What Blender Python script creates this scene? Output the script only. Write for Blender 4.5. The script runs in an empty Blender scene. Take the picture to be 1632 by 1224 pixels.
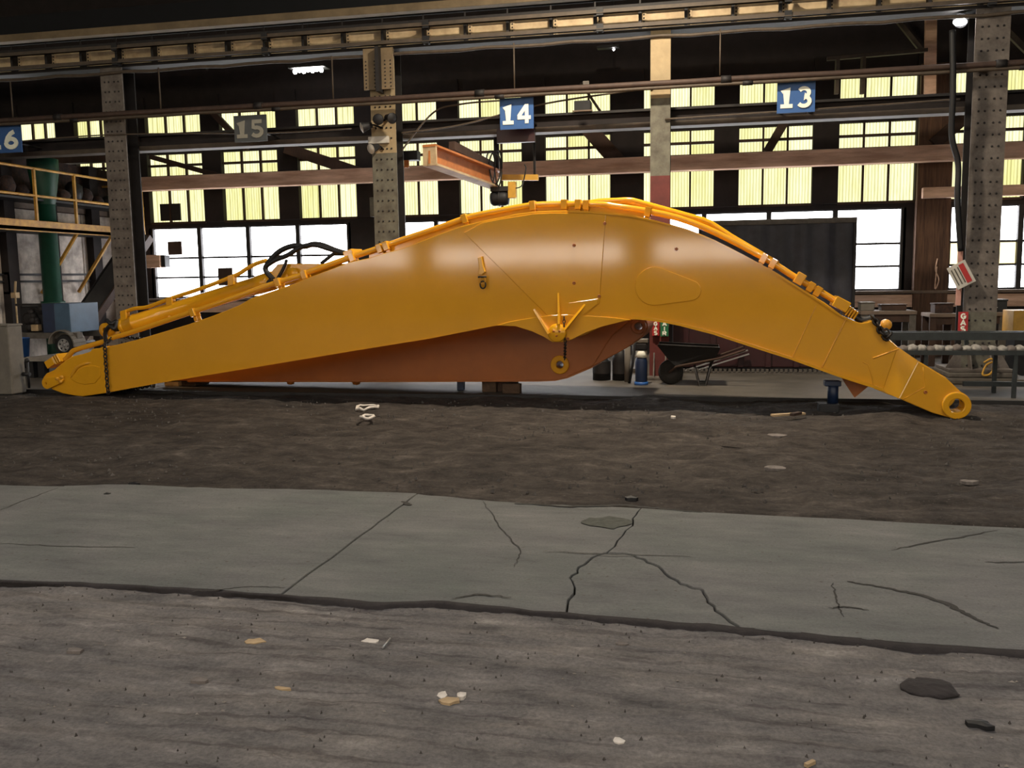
import bpy, bmesh, math, random
from mathutils import Vector, Matrix, noise
random.seed(11)
sc = bpy.context.scene
C = sc.collection

# ------------------------------------------------------------------ camera
FPX = 1437.6
YAW, PITCH, ROLL, CAMH = math.radians(11.525), math.radians(6.813), math.radians(0.867), 1.6
Fv = Vector((-math.sin(YAW)*math.cos(PITCH), math.cos(YAW)*math.cos(PITCH), -math.sin(PITCH)))
R0 = Vector((math.cos(YAW), math.sin(YAW), 0)); U0 = R0.cross(Fv)
Rv = R0*math.cos(ROLL) - U0*math.sin(ROLL); Uv = U0*math.cos(ROLL) + R0*math.sin(ROLL)
EYE = Vector((0, 0, CAMH))
cam = bpy.data.cameras.new('camera'); cam.sensor_width = 36; cam.lens = FPX/1632*36
cam.clip_end = 300
camo = bpy.data.objects.new('camera', cam); C.objects.link(camo)
camo.matrix_world = Matrix(((Rv.x, Uv.x, -Fv.x, 0), (Rv.y, Uv.y, -Fv.y, 0), (Rv.z, Uv.z, -Fv.z, CAMH), (0, 0, 0, 1)))
sc.camera = camo

# ------------------------------------------------------------------ world, exposure
w = bpy.data.worlds.new('hall_air'); sc.world = w; w.use_nodes = True
w.node_tree.nodes['Background'].inputs[0].default_value = (0.75, 0.85, 1.0, 1)
w.node_tree.nodes['Background'].inputs[1].default_value = 1.0
sc.view_settings.view_transform = 'Standard'; sc.view_settings.look = 'None'
sc.view_settings.gamma = 1.0; sc.view_settings.use_curve_mapping = False
sc.view_settings.exposure = 0.6

# light levels of the place
L_CLEAR, L_FIBRE, L_FRONT, L_FILL = 7.0, .95, 6.5, 3.5      # clear panes, fibreglass panes, windows of the opposite wall, added fill tier above them
W_LAMP, W_WARM = 80, 480                     # ceiling lamps, warm lamp by the runway

# ------------------------------------------------------------------ helpers
def ray(px, py): return Fv + Rv*((px-816)/FPX) + Uv*((612-py)/FPX)
def atY(px, py, Y): d = ray(px, py); return EYE + d*(Y/d.y)
def fl(px, py, z=0.0): d = ray(px, py); return EYE + d*((z-CAMH)/d.z)
def V(*a): return Vector(a)

def s2l(c): return tuple(((x/255)/12.92 if x/255 <= .04045 else (((x/255)+.055)/1.055)**2.4) for x in c)

class MB:
    def __init__(s): s.v = []; s.f = []; s.sm = []
    def add(s, vs, fs, smooth=False):
        o = len(s.v); s.v += [tuple(v) for v in vs]; s.f += [tuple(i+o for i in f) for f in fs]; s.sm += [smooth]*len(fs)
        return s
    def box(s, a, b):
        x0, x1 = sorted((a[0], b[0])); y0, y1 = sorted((a[1], b[1])); z0, z1 = sorted((a[2], b[2]))
        return s.add([(x0,y0,z0),(x1,y0,z0),(x1,y1,z0),(x0,y1,z0),(x0,y0,z1),(x1,y0,z1),(x1,y1,z1),(x0,y1,z1)],
              [(0,3,2,1),(4,5,6,7),(0,1,5,4),(1,2,6,5),(2,3,7,6),(3,0,4,7)])
    def obox(s, c, ax, ay, az):      # oriented box: centre + half axes
        c, ax, ay, az = Vector(c), Vector(ax), Vector(ay), Vector(az)
        vs = [c+ax*i+ay*j+az*k for k in (-1,1) for j in (-1,1) for i in (-1,1)]
        fs = [(0,2,3,1),(4,5,7,6),(0,1,5,4),(1,3,7,5),(3,2,6,7),(2,0,4,6)]
        if ax.cross(ay).dot(az) < 0: fs = [tuple(reversed(f)) for f in fs]
        return s.add(vs, fs)
    def bar(s, p, q, w, h, up=(0,0,1)):  # rectangular bar p->q; w sideways, h along up
        p, q = Vector(p), Vector(q); d = (q-p); L = d.length; d = d/L
        u = Vector(up); sd = d.cross(u)
        if sd.length < 1e-4: sd = d.cross(Vector((1,0,0)))
        sd.normalize(); u2 = sd.cross(d).normalized()
        return s.obox((p+q)/2, d*L/2, sd*w/2, u2*h/2)
    def tube(s, pts, r, n=10, cap=True, closed=False):
        pts = [Vector(p) for p in pts]; m = len(pts)
        rs = r if isinstance(r, (list, tuple)) else [r]*m
        vs = []; prev = None
        for i, p in enumerate(pts):
            if closed: t = pts[(i+1) % m]-pts[i-1]
            else: t = pts[min(i+1, m-1)]-pts[max(i-1, 0)]
            t.normalize()
            if prev is None:
                a = t.cross(Vector((0,0,1)))
                if a.length < .05: a = t.cross(Vector((1,0,0)))
                a.normalize()
            else:
                a = prev - t*prev.dot(t); a.normalize()
            prev = a; b = t.cross(a)
            for k in range(n):
                g = 2*math.pi*k/n
                vs.append(p + (a*math.cos(g)+b*math.sin(g))*rs[i])
        fs = []
        for i in range(m if closed else m-1):
            j = (i+1) % m
            for k in range(n):
                k2 = (k+1) % n
                fs.append((i*n+k, i*n+k2, j*n+k2, j*n+k))
        s.add(vs, fs, True)
        if cap and not closed:
            o = len(s.v)-len(vs)
            s.f += [tuple(o+k for k in reversed(range(n))), tuple(o+(m-1)*n+k for k in range(n))]; s.sm += [False, False]
        return s
    def cyl(s, p, q, r, n=16): return s.tube([p, q], r, n)
    def lathe(s, c, axis, prof, n=20):   # prof: (radius, offset along axis)
        c = Vector(c); ax = Vector(axis).normalized()
        a = ax.cross(Vector((0,0,1)))
        if a.length < .05: a = ax.cross(Vector((1,0,0)))
        a.normalize(); b = ax.cross(a); vs = []
        for r, h in prof:
            for k in range(n):
                g = 2*math.pi*k/n; vs.append(c+ax*h+(a*math.cos(g)+b*math.sin(g))*max(r, 1e-4))
        fs = []
        for i in range(len(prof)-1):
            for k in range(n):
                k2 = (k+1) % n; fs.append((i*n+k, i*n+k2, (i+1)*n+k2, (i+1)*n+k))
        return s.add(vs, fs, True)
    def prism(s, poly, d):    # 3-D polygon extruded by vector d (convex-ish / ngon)
        poly = [Vector(p) for p in poly]; d = Vector(d); n = len(poly)
        nn = Vector((0,0,0))
        for i in range(n): nn += poly[i].cross(poly[(i+1) % n])
        vs = poly+[p+d for p in poly]
        fs = [tuple(range(n)), tuple(reversed(range(n, 2*n)))]+[(i, i+n, (i+1) % n+n, (i+1) % n) for i in range(n)]
        if nn.dot(d) > 0: fs = [tuple(reversed(f)) for f in fs]
        return s.add(vs, fs)
    def ball(s, c, r, n=10, m=6, sq=(1,1,1)):
        c = Vector(c); vs = []
        for i in range(m+1):
            t = math.pi*i/m
            for k in range(n):
                g = 2*math.pi*k/n
                vs.append(c+Vector((r*sq[0]*math.sin(t)*math.cos(g), r*sq[1]*math.sin(t)*math.sin(g), r*sq[2]*math.cos(t))))
        fs = [(i*n+k, (i+1)*n+k, (i+1)*n+(k+1) % n, i*n+(k+1) % n) for i in range(m) for k in range(n)]
        return s.add(vs, fs, True)
    def rivets(s, pts, nrm, r=.014, h=.012, n=6):
        nrm = Vector(nrm).normalized()
        a = nrm.cross(Vector((0,0,1))); a.normalize(); b = nrm.cross(a)
        for p in pts:
            p = Vector(p); o = len(s.v)
            for k in range(n):
                g = 2*math.pi*k/n; s.v.append(tuple(p+(a*math.cos(g)+b*math.sin(g))*r))
            for k in range(n):
                g = 2*math.pi*k/n; s.v.append(tuple(p+nrm*h+(a*math.cos(g)+b*math.sin(g))*r*.55))
            for k in range(n):
                s.f.append((o+k, o+(k+1) % n, o+n+(k+1) % n, o+n+k)); s.sm.append(True)
            s.f.append(tuple(o+n+k for k in range(n))); s.sm.append(True)
        return s
    def mesh(s, off=Vector((0,0,0)), bevel=0):
        me = bpy.data.meshes.new('m')
        me.from_pydata([(v[0]-off[0], v[1]-off[1], v[2]-off[2]) for v in s.v], [], s.f)
        me.polygons.foreach_set('use_smooth', s.sm); me.update()
        return me

def rootloc(p):
    o = Vector((0,0,0))
    while p is not None: o += p.location; p = p.parent
    return o
def obj(name, geo, mat, parent=None, bevel=0, loc=None):
    """geo: MB or Mesh, in world coordinates; linked as ONE mesh object"""
    off = rootloc(parent)
    o = bpy.data.objects.new(name, None) if geo is None else None
    here = Vector(loc) if loc is not None else Vector((0,0,0))
    me = geo.mesh(off+here) if isinstance(geo, MB) else geo
    if not isinstance(geo, MB): me.transform(Matrix.Translation(-(off+here)))
    me.name = name
    if not me.materials: me.materials.append(mat)
    o = bpy.data.objects.new(name, me); C.objects.link(o)
    o.parent = parent; o.location = here
    if bevel:
        b = o.modifiers.new('bevel', 'BEVEL'); b.width = bevel; b.segments = 2; b.limit_method = 'ANGLE'; b.angle_limit = .7
    return o
def thing(name, label, cat, loc=(0,0,0), group=None):
    o = bpy.data.objects.new(name, None); C.objects.link(o); o.location = loc; o.empty_display_size = .2
    o['label'] = label; o['category'] = cat
    if group: o['group'] = group
    return o
def tag(o, label, cat, group=None):
    o['label'] = label; o['category'] = cat
    if group: o['group'] = group
    return o
def struct(o, label=None):
    o['kind'] = 'structure'
    if label: o['label'] = label
    return o
def setting(name, loc, label=None):
    o = bpy.data.objects.new(name, None); C.objects.link(o); o.location = loc; return struct(o, label)

def smooth_pts(pts, k=6):
    P = [Vector(p) for p in pts]; out = []
    for i in range(len(P)-1):
        p0 = P[max(i-1, 0)]; p1 = P[i]; p2 = P[i+1]; p3 = P[min(i+2, len(P)-1)]
        for j in range(k):
            t = j/k
            out.append(.5*((2*p1)+(-p0+p2)*t+(2*p0-5*p1+4*p2-p3)*t*t+(-p0+3*p1-3*p2+p3)*t**3))
    out.append(P[-1]); return out

class Frame:      # vertical plane: origin O, direction Ud along it, N away from the eye
    def __init__(s, O, Ud):
        s.O = Vector((O[0], O[1], 0)); s.U = Vector((Ud[0], Ud[1], 0)).normalized(); s.N = Vector((-s.U.y, s.U.x, 0))
    def w(s, u, d, z): return s.O+s.U*u+s.N*d+Vector((0,0,z))
    def hit(s, px, py, d=0):
        r = ray(px, py); t = (d-(EYE-s.O).dot(s.N))/r.dot(s.N); return EYE+r*t
    def uz(s, px, py, d=0):
        p = s.hit(px, py, d); return ((p-s.O).dot(s.U), p.z)

def plate(fr, outer, holes, d0, d1, bevel=.006):
    """flat outline in (u,z) of a frame, given thickness d0..d1, with holes"""
    cu = bpy.data.curves.new('t', 'CURVE'); cu.dimensions = '2D'; cu.fill_mode = 'BOTH'
    th = abs(d1-d0)
    for loop in [outer]+list(holes):
        sp = cu.splines.new('POLY'); sp.points.add(len(loop)-1)
        for p, q in zip(sp.points, loop): p.co = (q[0], q[1], 0, 1)
        sp.use_cyclic_u = True
    cu.extrude = max(th/2-bevel, .0005); cu.bevel_depth = bevel; cu.bevel_resolution = 1; cu.offset = -bevel
    ob = bpy.data.objects.new('t', cu); C.objects.link(ob)
    dg = bpy.context.evaluated_depsgraph_get()
    me = bpy.data.meshes.new_from_object(ob.evaluated_get(dg))
    bpy.data.objects.remove(ob); bpy.data.curves.remove(cu)
    mid = (d0+d1)/2
    for v in me.vertices: v.co = fr.w(v.co.x, mid+v.co.z, v.co.y)
    bm = bmesh.new(); bm.from_mesh(me); bmesh.ops.remove_doubles(bm, verts=bm.verts, dist=.0002)
    bmesh.ops.recalc_face_normals(bm, faces=bm.faces)
    for f in bm.faces: f.smooth = False
    bm.to_mesh(me); bm.free(); me.materials.clear()
    return me
def arc(c, r, a0, a1, n=12): return [(c[0]+r*math.cos(math.radians(a0+(a1-a0)*i/n)), c[1]+r*math.sin(math.radians(a0+(a1-a0)*i/n))) for i in range(n+1)]
def circ(c, r, n=24): return arc(c, r, 0, 360*(n-1)/n, n-1)

def chain(mb, pts, step=.055, r=.008, L=.034, W=.02):
    P = [Vector(p) for p in pts]; d = 0; k = 0
    for a, b in zip(P[:-1], P[1:]):
        seg = (b-a).length; t = (b-a)/seg; x = -d
        sd = t.cross(Vector((0,1,0)));
        if sd.length < .1: sd = t.cross(Vector((1,0,0)))
        sd.normalize(); n2 = t.cross(sd)
        while d < seg:
            c = a+t*d; e = sd if k % 2 else n2
            mb.tube([c+t*L*math.cos(g)+e*W*math.sin(g) for g in [2*math.pi*i/8 for i in range(8)]], r, 5, closed=True)
            d += step; k += 1
        d -= seg
    return mb

# ------------------------------------------------------------------ materials
M = {}
def mat(name, col, rough=.6, metal=0, var=.25, scale=6, bump=0, bscale=40, dark=None, detail=6, stretch=(1,1,1), spec=.5, thr=(.35,.7), coat=0, bdet=4):
    m = bpy.data.materials.new(name); m.use_nodes = True; nt = m.node_tree; N = nt.nodes; L = nt.links
    b = N['Principled BSDF']; b.inputs['Roughness'].default_value = rough; b.inputs['Metallic'].default_value = metal
    b.inputs['Specular IOR Level'].default_value = spec
    if coat: b.inputs['Coat Weight'].default_value = coat; b.inputs['Coat Roughness'].default_value = .12
    c = s2l(col); dk = s2l(dark) if dark else tuple(x*(1-var) for x in c)
    tc = N.new('ShaderNodeTexCoord'); mp = N.new('ShaderNodeMapping'); mp.inputs['Scale'].default_value = stretch
    L.new(tc.outputs['Object'], mp.inputs['Vector'])
    nz = N.new('ShaderNodeTexNoise'); nz.inputs['Scale'].default_value = scale; nz.inputs['Detail'].default_value = detail
    nz.inputs['Roughness'].default_value = .65
    L.new(mp.outputs['Vector'], nz.inputs['Vector'])
    rp = N.new('ShaderNodeValToRGB'); rp.color_ramp.elements[0].position = thr[0]; rp.color_ramp.elements[1].position = thr[1]
    rp.color_ramp.elements[0].color = (*dk, 1); rp.color_ramp.elements[1].color = (*c, 1)
    L.new(nz.outputs['Fac'], rp.inputs['Fac']); L.new(rp.outputs['Color'], b.inputs['Base Color'])
    if bump:
        n2 = N.new('ShaderNodeTexNoise'); n2.inputs['Scale'].default_value = bscale; n2.inputs['Detail'].default_value = bdet
        L.new(mp.outputs['Vector'], n2.inputs['Vector'])
        bp_ = N.new('ShaderNodeBump'); bp_.inputs['Strength'].default_value = bump; bp_.inputs['Distance'].default_value = .02
        L.new(n2.outputs['Fac'], bp_.inputs['Height']); L.new(bp_.outputs['Normal'], b.inputs['Normal'])
    M[name] = m; return m

def emis(name, col, strength, col2=None, shade_stripes=0, vary=0):
    m = bpy.data.materials.new(name); m.use_nodes = True; nt = m.node_tree; N = nt.nodes; L = nt.links
    N.remove(N['Principled BSDF']); e = N.new('ShaderNodeEmission'); e.inputs['Strength'].default_value = strength
    L.new(e.outputs[0], N['Material Output'].inputs['Surface'])
    if col2:
        tc = N.new('ShaderNodeTexCoord'); mp = N.new('ShaderNodeMapping'); L.new(tc.outputs['Object'], mp.inputs['Vector'])
        oi = N.new('ShaderNodeObjectInfo')
        nz = N.new('ShaderNodeTexNoise'); nz.inputs['Scale'].default_value = 2.2; nz.inputs['Detail'].default_value = 7; nz.inputs['Roughness'].default_value = .7
        nz.noise_dimensions = '4D'; mu = N.new('ShaderNodeMath'); mu.operation = 'MULTIPLY'; mu.inputs[1].default_value = 40
        L.new(oi.outputs['Random'], mu.inputs[0]); L.new(mu.outputs[0], nz.inputs['W'])
        mp.inputs['Scale'].default_value = (5, 1, .8); L.new(mp.outputs['Vector'], nz.inputs['Vector'])
        ad = N.new('ShaderNodeMath'); ad.operation = 'MULTIPLY_ADD'; ad.inputs[1].default_value = vary; L.new(oi.outputs['Random'], ad.inputs[0]); L.new(nz.outputs['Fac'], ad.inputs[2])
        rp = N.new('ShaderNodeValToRGB'); E_ = rp.color_ramp.elements
        E_[0].position = .46; E_[0].color = (*s2l(col2), 1); E_[1].position = .98; E_[1].color = (*s2l(col), 1)
        L.new(ad.outputs[0], rp.inputs['Fac']); last = rp.outputs['Color']
        if shade_stripes:  # stripes paint the corrugation's shading into the glow
            wv = N.new('ShaderNodeTexWave'); wv.bands_direction = 'X'; wv.inputs['Scale'].default_value = shade_stripes; wv.inputs['Distortion'].default_value = .6; wv.inputs['Detail'].default_value = 2
            L.new(tc.outputs['Object'], wv.inputs['Vector'])
            r2 = N.new('ShaderNodeValToRGB'); r2.color_ramp.elements[0].position = .0; r2.color_ramp.elements[0].color = (.42,.42,.34,1); r2.color_ramp.elements[1].position = .45; r2.color_ramp.elements[1].color = (1,1,1,1)
            L.new(wv.outputs['Fac'], r2.inputs['Fac'])
            mx = N.new('ShaderNodeMix'); mx.data_type = 'RGBA'; mx.blend_type = 'MULTIPLY'; mx.inputs['Factor'].default_value = .75
            L.new(last, mx.inputs['A']); L.new(r2.outputs['Color'], mx.inputs['B']); last = mx.outputs['Result']
        L.new(last, e.inputs['Color'])
    else: e.inputs['Color'].default_value = (*s2l(col), 1)
    M[name] = m; return m

mat('orange', (218,156,40), .085, 0, .08, 1.2, .012, 5, bdet=1, spec=.7)
mat('yellow', (220,158,32), .14, 0, .10, 2.0, .012, 9, bdet=1, spec=.5)
mat('orange_shaded', (166,92,28), .42, 0, .2, 2.0, .02, 14)  # the boom's orange darkened, painting in the shade behind it
mat('weld', (224,160,50), .35, 0, .2, 30, .3, 120)
mat('rubber', (26,25,27), .5, 0, .3, 20)
mat('chain_steel', (48,42,38), .5, .5, .4, 40)
mat('dark_steel', (40,37,38), .65, .2, .45, 5, .1, 30)
mat('black_steel', (26,26,30), .6, .1, .4, 6)
mat('girder_paint', (206,184,148), .7, 0, .35, 3, .1, 30, dark=(164,142,112))
mat('beam_paint', (128,110,84), .7, 0, .35, 3, .1, 30)
mat('rail_paint', (84,72,60), .65, 0, .4, 6)
mat('col_grey', (118,110,104), .75, 0, .5, 4, .15, 30, dark=(76,69,65))
mat('col_tan', (172,152,118), .75, 0, .3, 3, .1, 30)
mat('col_green', (112,110,98), .8, 0, .4, 5, .1, 30, dark=(78,74,66))
mat('col_red', (104,44,40), .7, 0, .35, 5)
mat('pipe_rust', (72,54,46), .7, 0, .4, 8)
mat('timber', (238,202,178), .85, 0, .5, 3, .2, 25, dark=(182,146,124), stretch=(.4,1,3))
mat('timber_dark', (70,50,40), .85, 0, .5, 4, .2, 25, stretch=(1,1,.4))
mat('wall_dark', (38,31,31), .9, 0, .4, 4, .1, 20)
mat('sill', (120,104,92), .85, 0, .4, 4)
mat('wood_post', (104,76,58), .85, 0, .5, 8, .3, 30, dark=(64,44,34), stretch=(4,4,.25))
mat('roof_dark', (10,12,18), .9, 0, .3, 3)
mat('white_wall', (226,214,202), .85, 0, .5, 2.2, .05, 20, dark=(140,130,122))
mat('green_duct', (18,74,54), .5, 0, .3, 5, .05, 20)
mat('cat_yellow', (196,148,48), .6, 0, .4, 8, dark=(150,104,40))
mat('junk', (74,50,40), .9, 0, .6, 14, .3, 20, dark=(30,26,28))
mat('sign_blue', (44,88,150), .55, 0, .15, 8)
mat('sign_grey', (78,82,86), .6, 0, .2, 8)
mat('letter', (236,240,228), .6, 0, .08, 20)
mat('letter_dim', (150,148,138), .7, 0, .1, 20)
mat('jib_orange', (190,118,62), .55, 0, .35, 6)
mat('jib_yellow', (206,156,52), .55, 0, .3, 6)
mat('blue_paint', (60,88,114), .5, 0, .3, 4)
mat('blue_dark', (24,42,74), .45, 0, .3, 6)
mat('blue_bright', (40,92,166), .5, 0, .25, 6)
mat('maroon', (52,14,19), .5, 0, .4, 4)
mat('tarp', (52,52,64), .6, 0, .5, 3, .3, 5, dark=(28,28,36))
mat('grey_box', (112,106,98), .8, 0, .3, 5, .1, 30)
mat('deck', (160,153,144), .8, 0, .3, 4, .1, 30)
mat('tyre', (34,33,33), .8, 0, .3, 10)
mat('alloy', (176,176,176), .35, .6, .2, 10)
mat('red_sign', (176,40,42), .6, 0, .2, 10)
mat('green_sign', (30,108,70), .6, 0, .2, 10)
mat('white_sign', (196,192,184), .6, 0, .2, 10)
mat('pink_board', (196,146,134), .8, 0, .25, 10)
mat('rag', (170,166,160), .9, 0, .5, 14, .3, 40)
mat('table_steel', (46,52,54), .6, .2, .4, 8)
mat('pale_wood', (186,160,124), .8, 0, .35, 10)
mat('block_wood', (92,70,54), .9, 0, .5, 10)
mat('paper', (214,206,198), .8, 0, .2, 20)
mat('stone', (120,112,108), .9, 0, .4, 20)
mat('far_floor', (92,86,79), .75, 0, .35, 1.2, .1, 20, dark=(64,60,55))
mat('grille', (96,90,84), .8, 0, .4, 10)
emis('pane_white', (252,252,255), L_CLEAR)
emis('pane_front', (255,238,224), L_FRONT)
emis('pane_fill', (255,240,205), L_FILL)  # glow of the added fill tier
emis('pane_cream', (255,236,170), 1.6)
emis('pane_fibre', (255,251,200), L_FIBRE, (224,218,146), 5.6, .5)
emis('lamp_white', (255,250,245), 40)
emis('lamp_warm', (255,214,150), 30)

def ground_mat(name, cols, scale, stretch, bump, bscale, speck=None, grooves=0, tint=None, sp=(.66,.72), fine=45, grain=.9, big=.22):
    m = bpy.data.materials.new(name); m.use_nodes = True; nt = m.node_tree; N = nt.nodes; L = nt.links
    b = N['Principled BSDF']; b.inputs['Roughness'].default_value = .92; b.inputs['Specular IOR Level'].default_value = .2
    tc = N.new('ShaderNodeTexCoord'); mp = N.new('ShaderNodeMapping'); mp.inputs['Scale'].default_value = stretch; L.new(tc.outputs['Object'], mp.inputs['Vector'])
    def nz(sc_, det=8, src=None, rough=.68):
        n = N.new('ShaderNodeTexNoise'); n.inputs['Scale'].default_value = sc_; n.inputs['Detail'].default_value = det; n.inputs['Roughness'].default_value = rough
        L.new((src or mp).outputs[0 if src is None else 'Object'], n.inputs['Vector']); return n
    n1 = nz(scale); rp = N.new('ShaderNodeValToRGB'); el = rp.color_ramp.elements
    k = len(cols)
    while len(el) < k: el.new(.5)
    for i, c in enumerate(cols): el[i].position = .28+.44*i/(k-1); el[i].color = (*s2l(c), 1)
    L.new(n1.outputs['Fac'], rp.inputs['Fac']); last = rp.outputs['Color']
    n3 = nz(scale*big, 4, tc); r3 = N.new('ShaderNodeValToRGB'); r3.color_ramp.elements[0].position = .35; r3.color_ramp.elements[0].color = (.84,.84,.85,1); r3.color_ramp.elements[1].position = .65; r3.color_ramp.elements[1].color = (1.12,1.1,1.06,1)
    if tint: r3.color_ramp.elements[0].color = (*tint, 1)
    L.new(n3.outputs['Fac'], r3.inputs['Fac'])
    mx = N.new('ShaderNodeMix'); mx.data_type = 'RGBA'; mx.blend_type = 'MULTIPLY'; mx.inputs['Factor'].default_value = 1
    L.new(last, mx.inputs['A']); L.new(r3.outputs['Color'], mx.inputs['B']); last = mx.outputs['Result']
    nf = nz(fine, 5, tc, .75); rf = N.new('ShaderNodeValToRGB'); rf.color_ramp.elements[0].position = .34; rf.color_ramp.elements[0].color = (.70,.70,.71,1); rf.color_ramp.elements[1].position = .66; rf.color_ramp.elements[1].color = (1.22,1.21,1.2,1)
    L.new(nf.outputs['Fac'], rf.inputs['Fac']); mf = N.new('ShaderNodeMix'); mf.data_type = 'RGBA'; mf.blend_type = 'MULTIPLY'; mf.inputs['Factor'].default_value = grain
    L.new(last, mf.inputs['A']); L.new(rf.outputs['Color'], mf.inputs['B']); last = mf.outputs['Result']
    if speck:
        n2 = nz(speck[1], 3, tc, .5); r2 = N.new('ShaderNodeValToRGB'); r2.color_ramp.elements[0].position = sp[0]; r2.color_ramp.elements[0].color = (0,0,0,1); r2.color_ramp.elements[1].position = sp[1]; r2.color_ramp.elements[1].color = (1,1,1,1)
        L.new(n2.outputs['Fac'], r2.inputs['Fac'])
        m2 = N.new('ShaderNodeMix'); m2.data_type = 'RGBA'; L.new(r2.outputs['Color'], m2.inputs['Factor']); L.new(last, m2.inputs['A']); m2.inputs['B'].default_value = (*s2l(speck[0]), 1); last = m2.outputs['Result']
    if grooves:
        w2 = N.new('ShaderNodeTexWave'); w2.bands_direction = 'Y'; w2.inputs['Scale'].default_value = grooves*1.7; w2.inputs['Distortion'].default_value = 9; w2.inputs['Detail'].default_value = 5; w2.inputs['Detail Scale'].default_value = 1.6; w2.inputs['Detail Roughness'].default_value = .7
        mp3 = N.new('ShaderNodeMapping'); mp3.inputs['Scale'].default_value = (.16, 1, 1); L.new(tc.outputs['Object'], mp3.inputs['Vector']); L.new(mp3.outputs[0], w2.inputs['Vector'])
        r5 = N.new('ShaderNodeValToRGB'); r5.color_ramp.elements[0].position = .02; r5.color_ramp.elements[0].color = (.62,.60,.61,1); r5.color_ramp.elements[1].position = .22; r5.color_ramp.elements[1].color = (1,1,1,1)
        L.new(w2.outputs['Fac'], r5.inputs['Fac'])
        n6 = nz(.9, 5, tc); r6 = N.new('ShaderNodeValToRGB'); r6.color_ramp.elements[0].position = .40; r6.color_ramp.elements[1].position = .60; L.new(n6.outputs['Fac'], r6.inputs['Fac'])
        m5 = N.new('ShaderNodeMix'); m5.data_type = 'RGBA'; m5.blend_type = 'MULTIPLY'; L.new(r6.outputs['Color'], m5.inputs['Factor']); L.new(last, m5.inputs['A']); L.new(r5.outputs['Color'], m5.inputs['B']); last = m5.outputs['Result']
    L.new(last, b.inputs['Base Color'])
    n4 = nz(bscale, 8); bp_ = N.new('ShaderNodeBump'); bp_.inputs['Strength'].default_value = bump; bp_.inputs['Distance'].default_value = .03
    L.new(n4.outputs['Fac'], bp_.inputs['Height']); nrm = bp_
    if grooves:
        wv = N.new('ShaderNodeTexWave'); wv.bands_direction = 'Y'; wv.inputs['Scale'].default_value = grooves; wv.inputs['Distortion'].default_value = 7; wv.inputs['Detail'].default_value = 3; wv.inputs['Detail Scale'].default_value = .8
        mp2 = N.new('ShaderNodeMapping'); mp2.inputs['Scale'].default_value = (.25, 1, 1); L.new(tc.outputs['Object'], mp2.inputs['Vector']); L.new(mp2.outputs[0], wv.inputs['Vector'])
        b2 = N.new('ShaderNodeBump'); b2.inputs['Strength'].default_value = .55; b2.inputs['Distance'].default_value = .03
        L.new(wv.outputs['Fac'], b2.inputs['Height']); L.new(bp_.outputs['Normal'], b2.inputs['Normal']); nrm = b2
    L.new(nrm.outputs['Normal'], b.inputs['Normal'])
    M[name] = m
ground_mat('near_ground', [(78,76,77),(110,107,107),(124,120,119),(150,146,144)], 6, (.45,1.2,1), .9, 16, ((134,128,125), 24), grooves=1.5, sp=(.68,.80), fine=55)
ground_mat('slab', [(82,82,84),(98,98,100),(106,106,107),(117,116,117)], 4.5, (.3,1,1), .35, 40, ((86,83,79), 30), tint=(.90,.95,.88), fine=70, grain=.55)
ground_mat('dirt', [(34,31,30),(55,51,49),(69,64,61),(92,86,83)], 5.5, (.6,1,1), .8, 12, ((88,82,79), 50), fine=26, grain=1, tint=(.66,.64,.63), big=.16)

# ------------------------------------------------------------------ structure: floors
XL, XR, YB, YW, ZC = -30.0, 30.0, -16.0, 18.0, 10.5
def polyline_px(pts, z=0): return [fl(x, y, z) for x, y in pts]
front_edge = polyline_px([(-60,921),(0,925),(120,929),(260,935),(400,945),(520,953),(600,962),(700,958),(816,968),(930,981),(1040,988),(1180,1002),(1320,1014),(1460,1024),(1632,1038),(1700,1044)])
far_edge = polyline_px([(-60,770),(0,772),(100,775),(200,772),(300,777),(420,779),(540,782),(664,787),(760,795),(860,804),(960,806),(1080,814),(1200,820),(1330,827),(1480,834),(1632,842),(1700,846)])
def interp(line, x):
    if x <= line[0].x: return line[0].y+(x-line[0].x)*.0
    for a, b in zip(line[:-1], line[1:]):
        if a.x <= x <= b.x: t = (x-a.x)/(b.x-a.x); return a.y+(b.y-a.y)*t
    return line[-1].y
def span(segs):      # [(start, end, step), ...] -> coordinates, finer where it matters
    out = []
    for a, b, st in segs:
        n = max(1, round((b-a)/st)); out += [a+(b-a)*i/n for i in range(n)]
    return out+[segs[-1][1]]
def grid(name, xs, y0f, y1f, ts, zf, mt):
    vs = []; fs = []; nx, ny = len(xs)-1, len(ts)-1
    for t in ts:
        for x in xs:
            ya, yb = y0f(x), y1f(x); y = ya+(yb-ya)*t
            vs.append((x, y, zf(x, y, t)))
    for j in range(ny):
        for i in range(nx):
            a = j*(nx+1)+i; fs.append((a, a+1, a+nx+2, a+nx+1))
    mb = MB().add(vs, fs, True)
    return obj(name, mb, mt)
def nzv(x, y, s, seed=0): return noise.fractal(Vector((x*s, y*s, seed)), .9, 2.1, 4)
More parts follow.
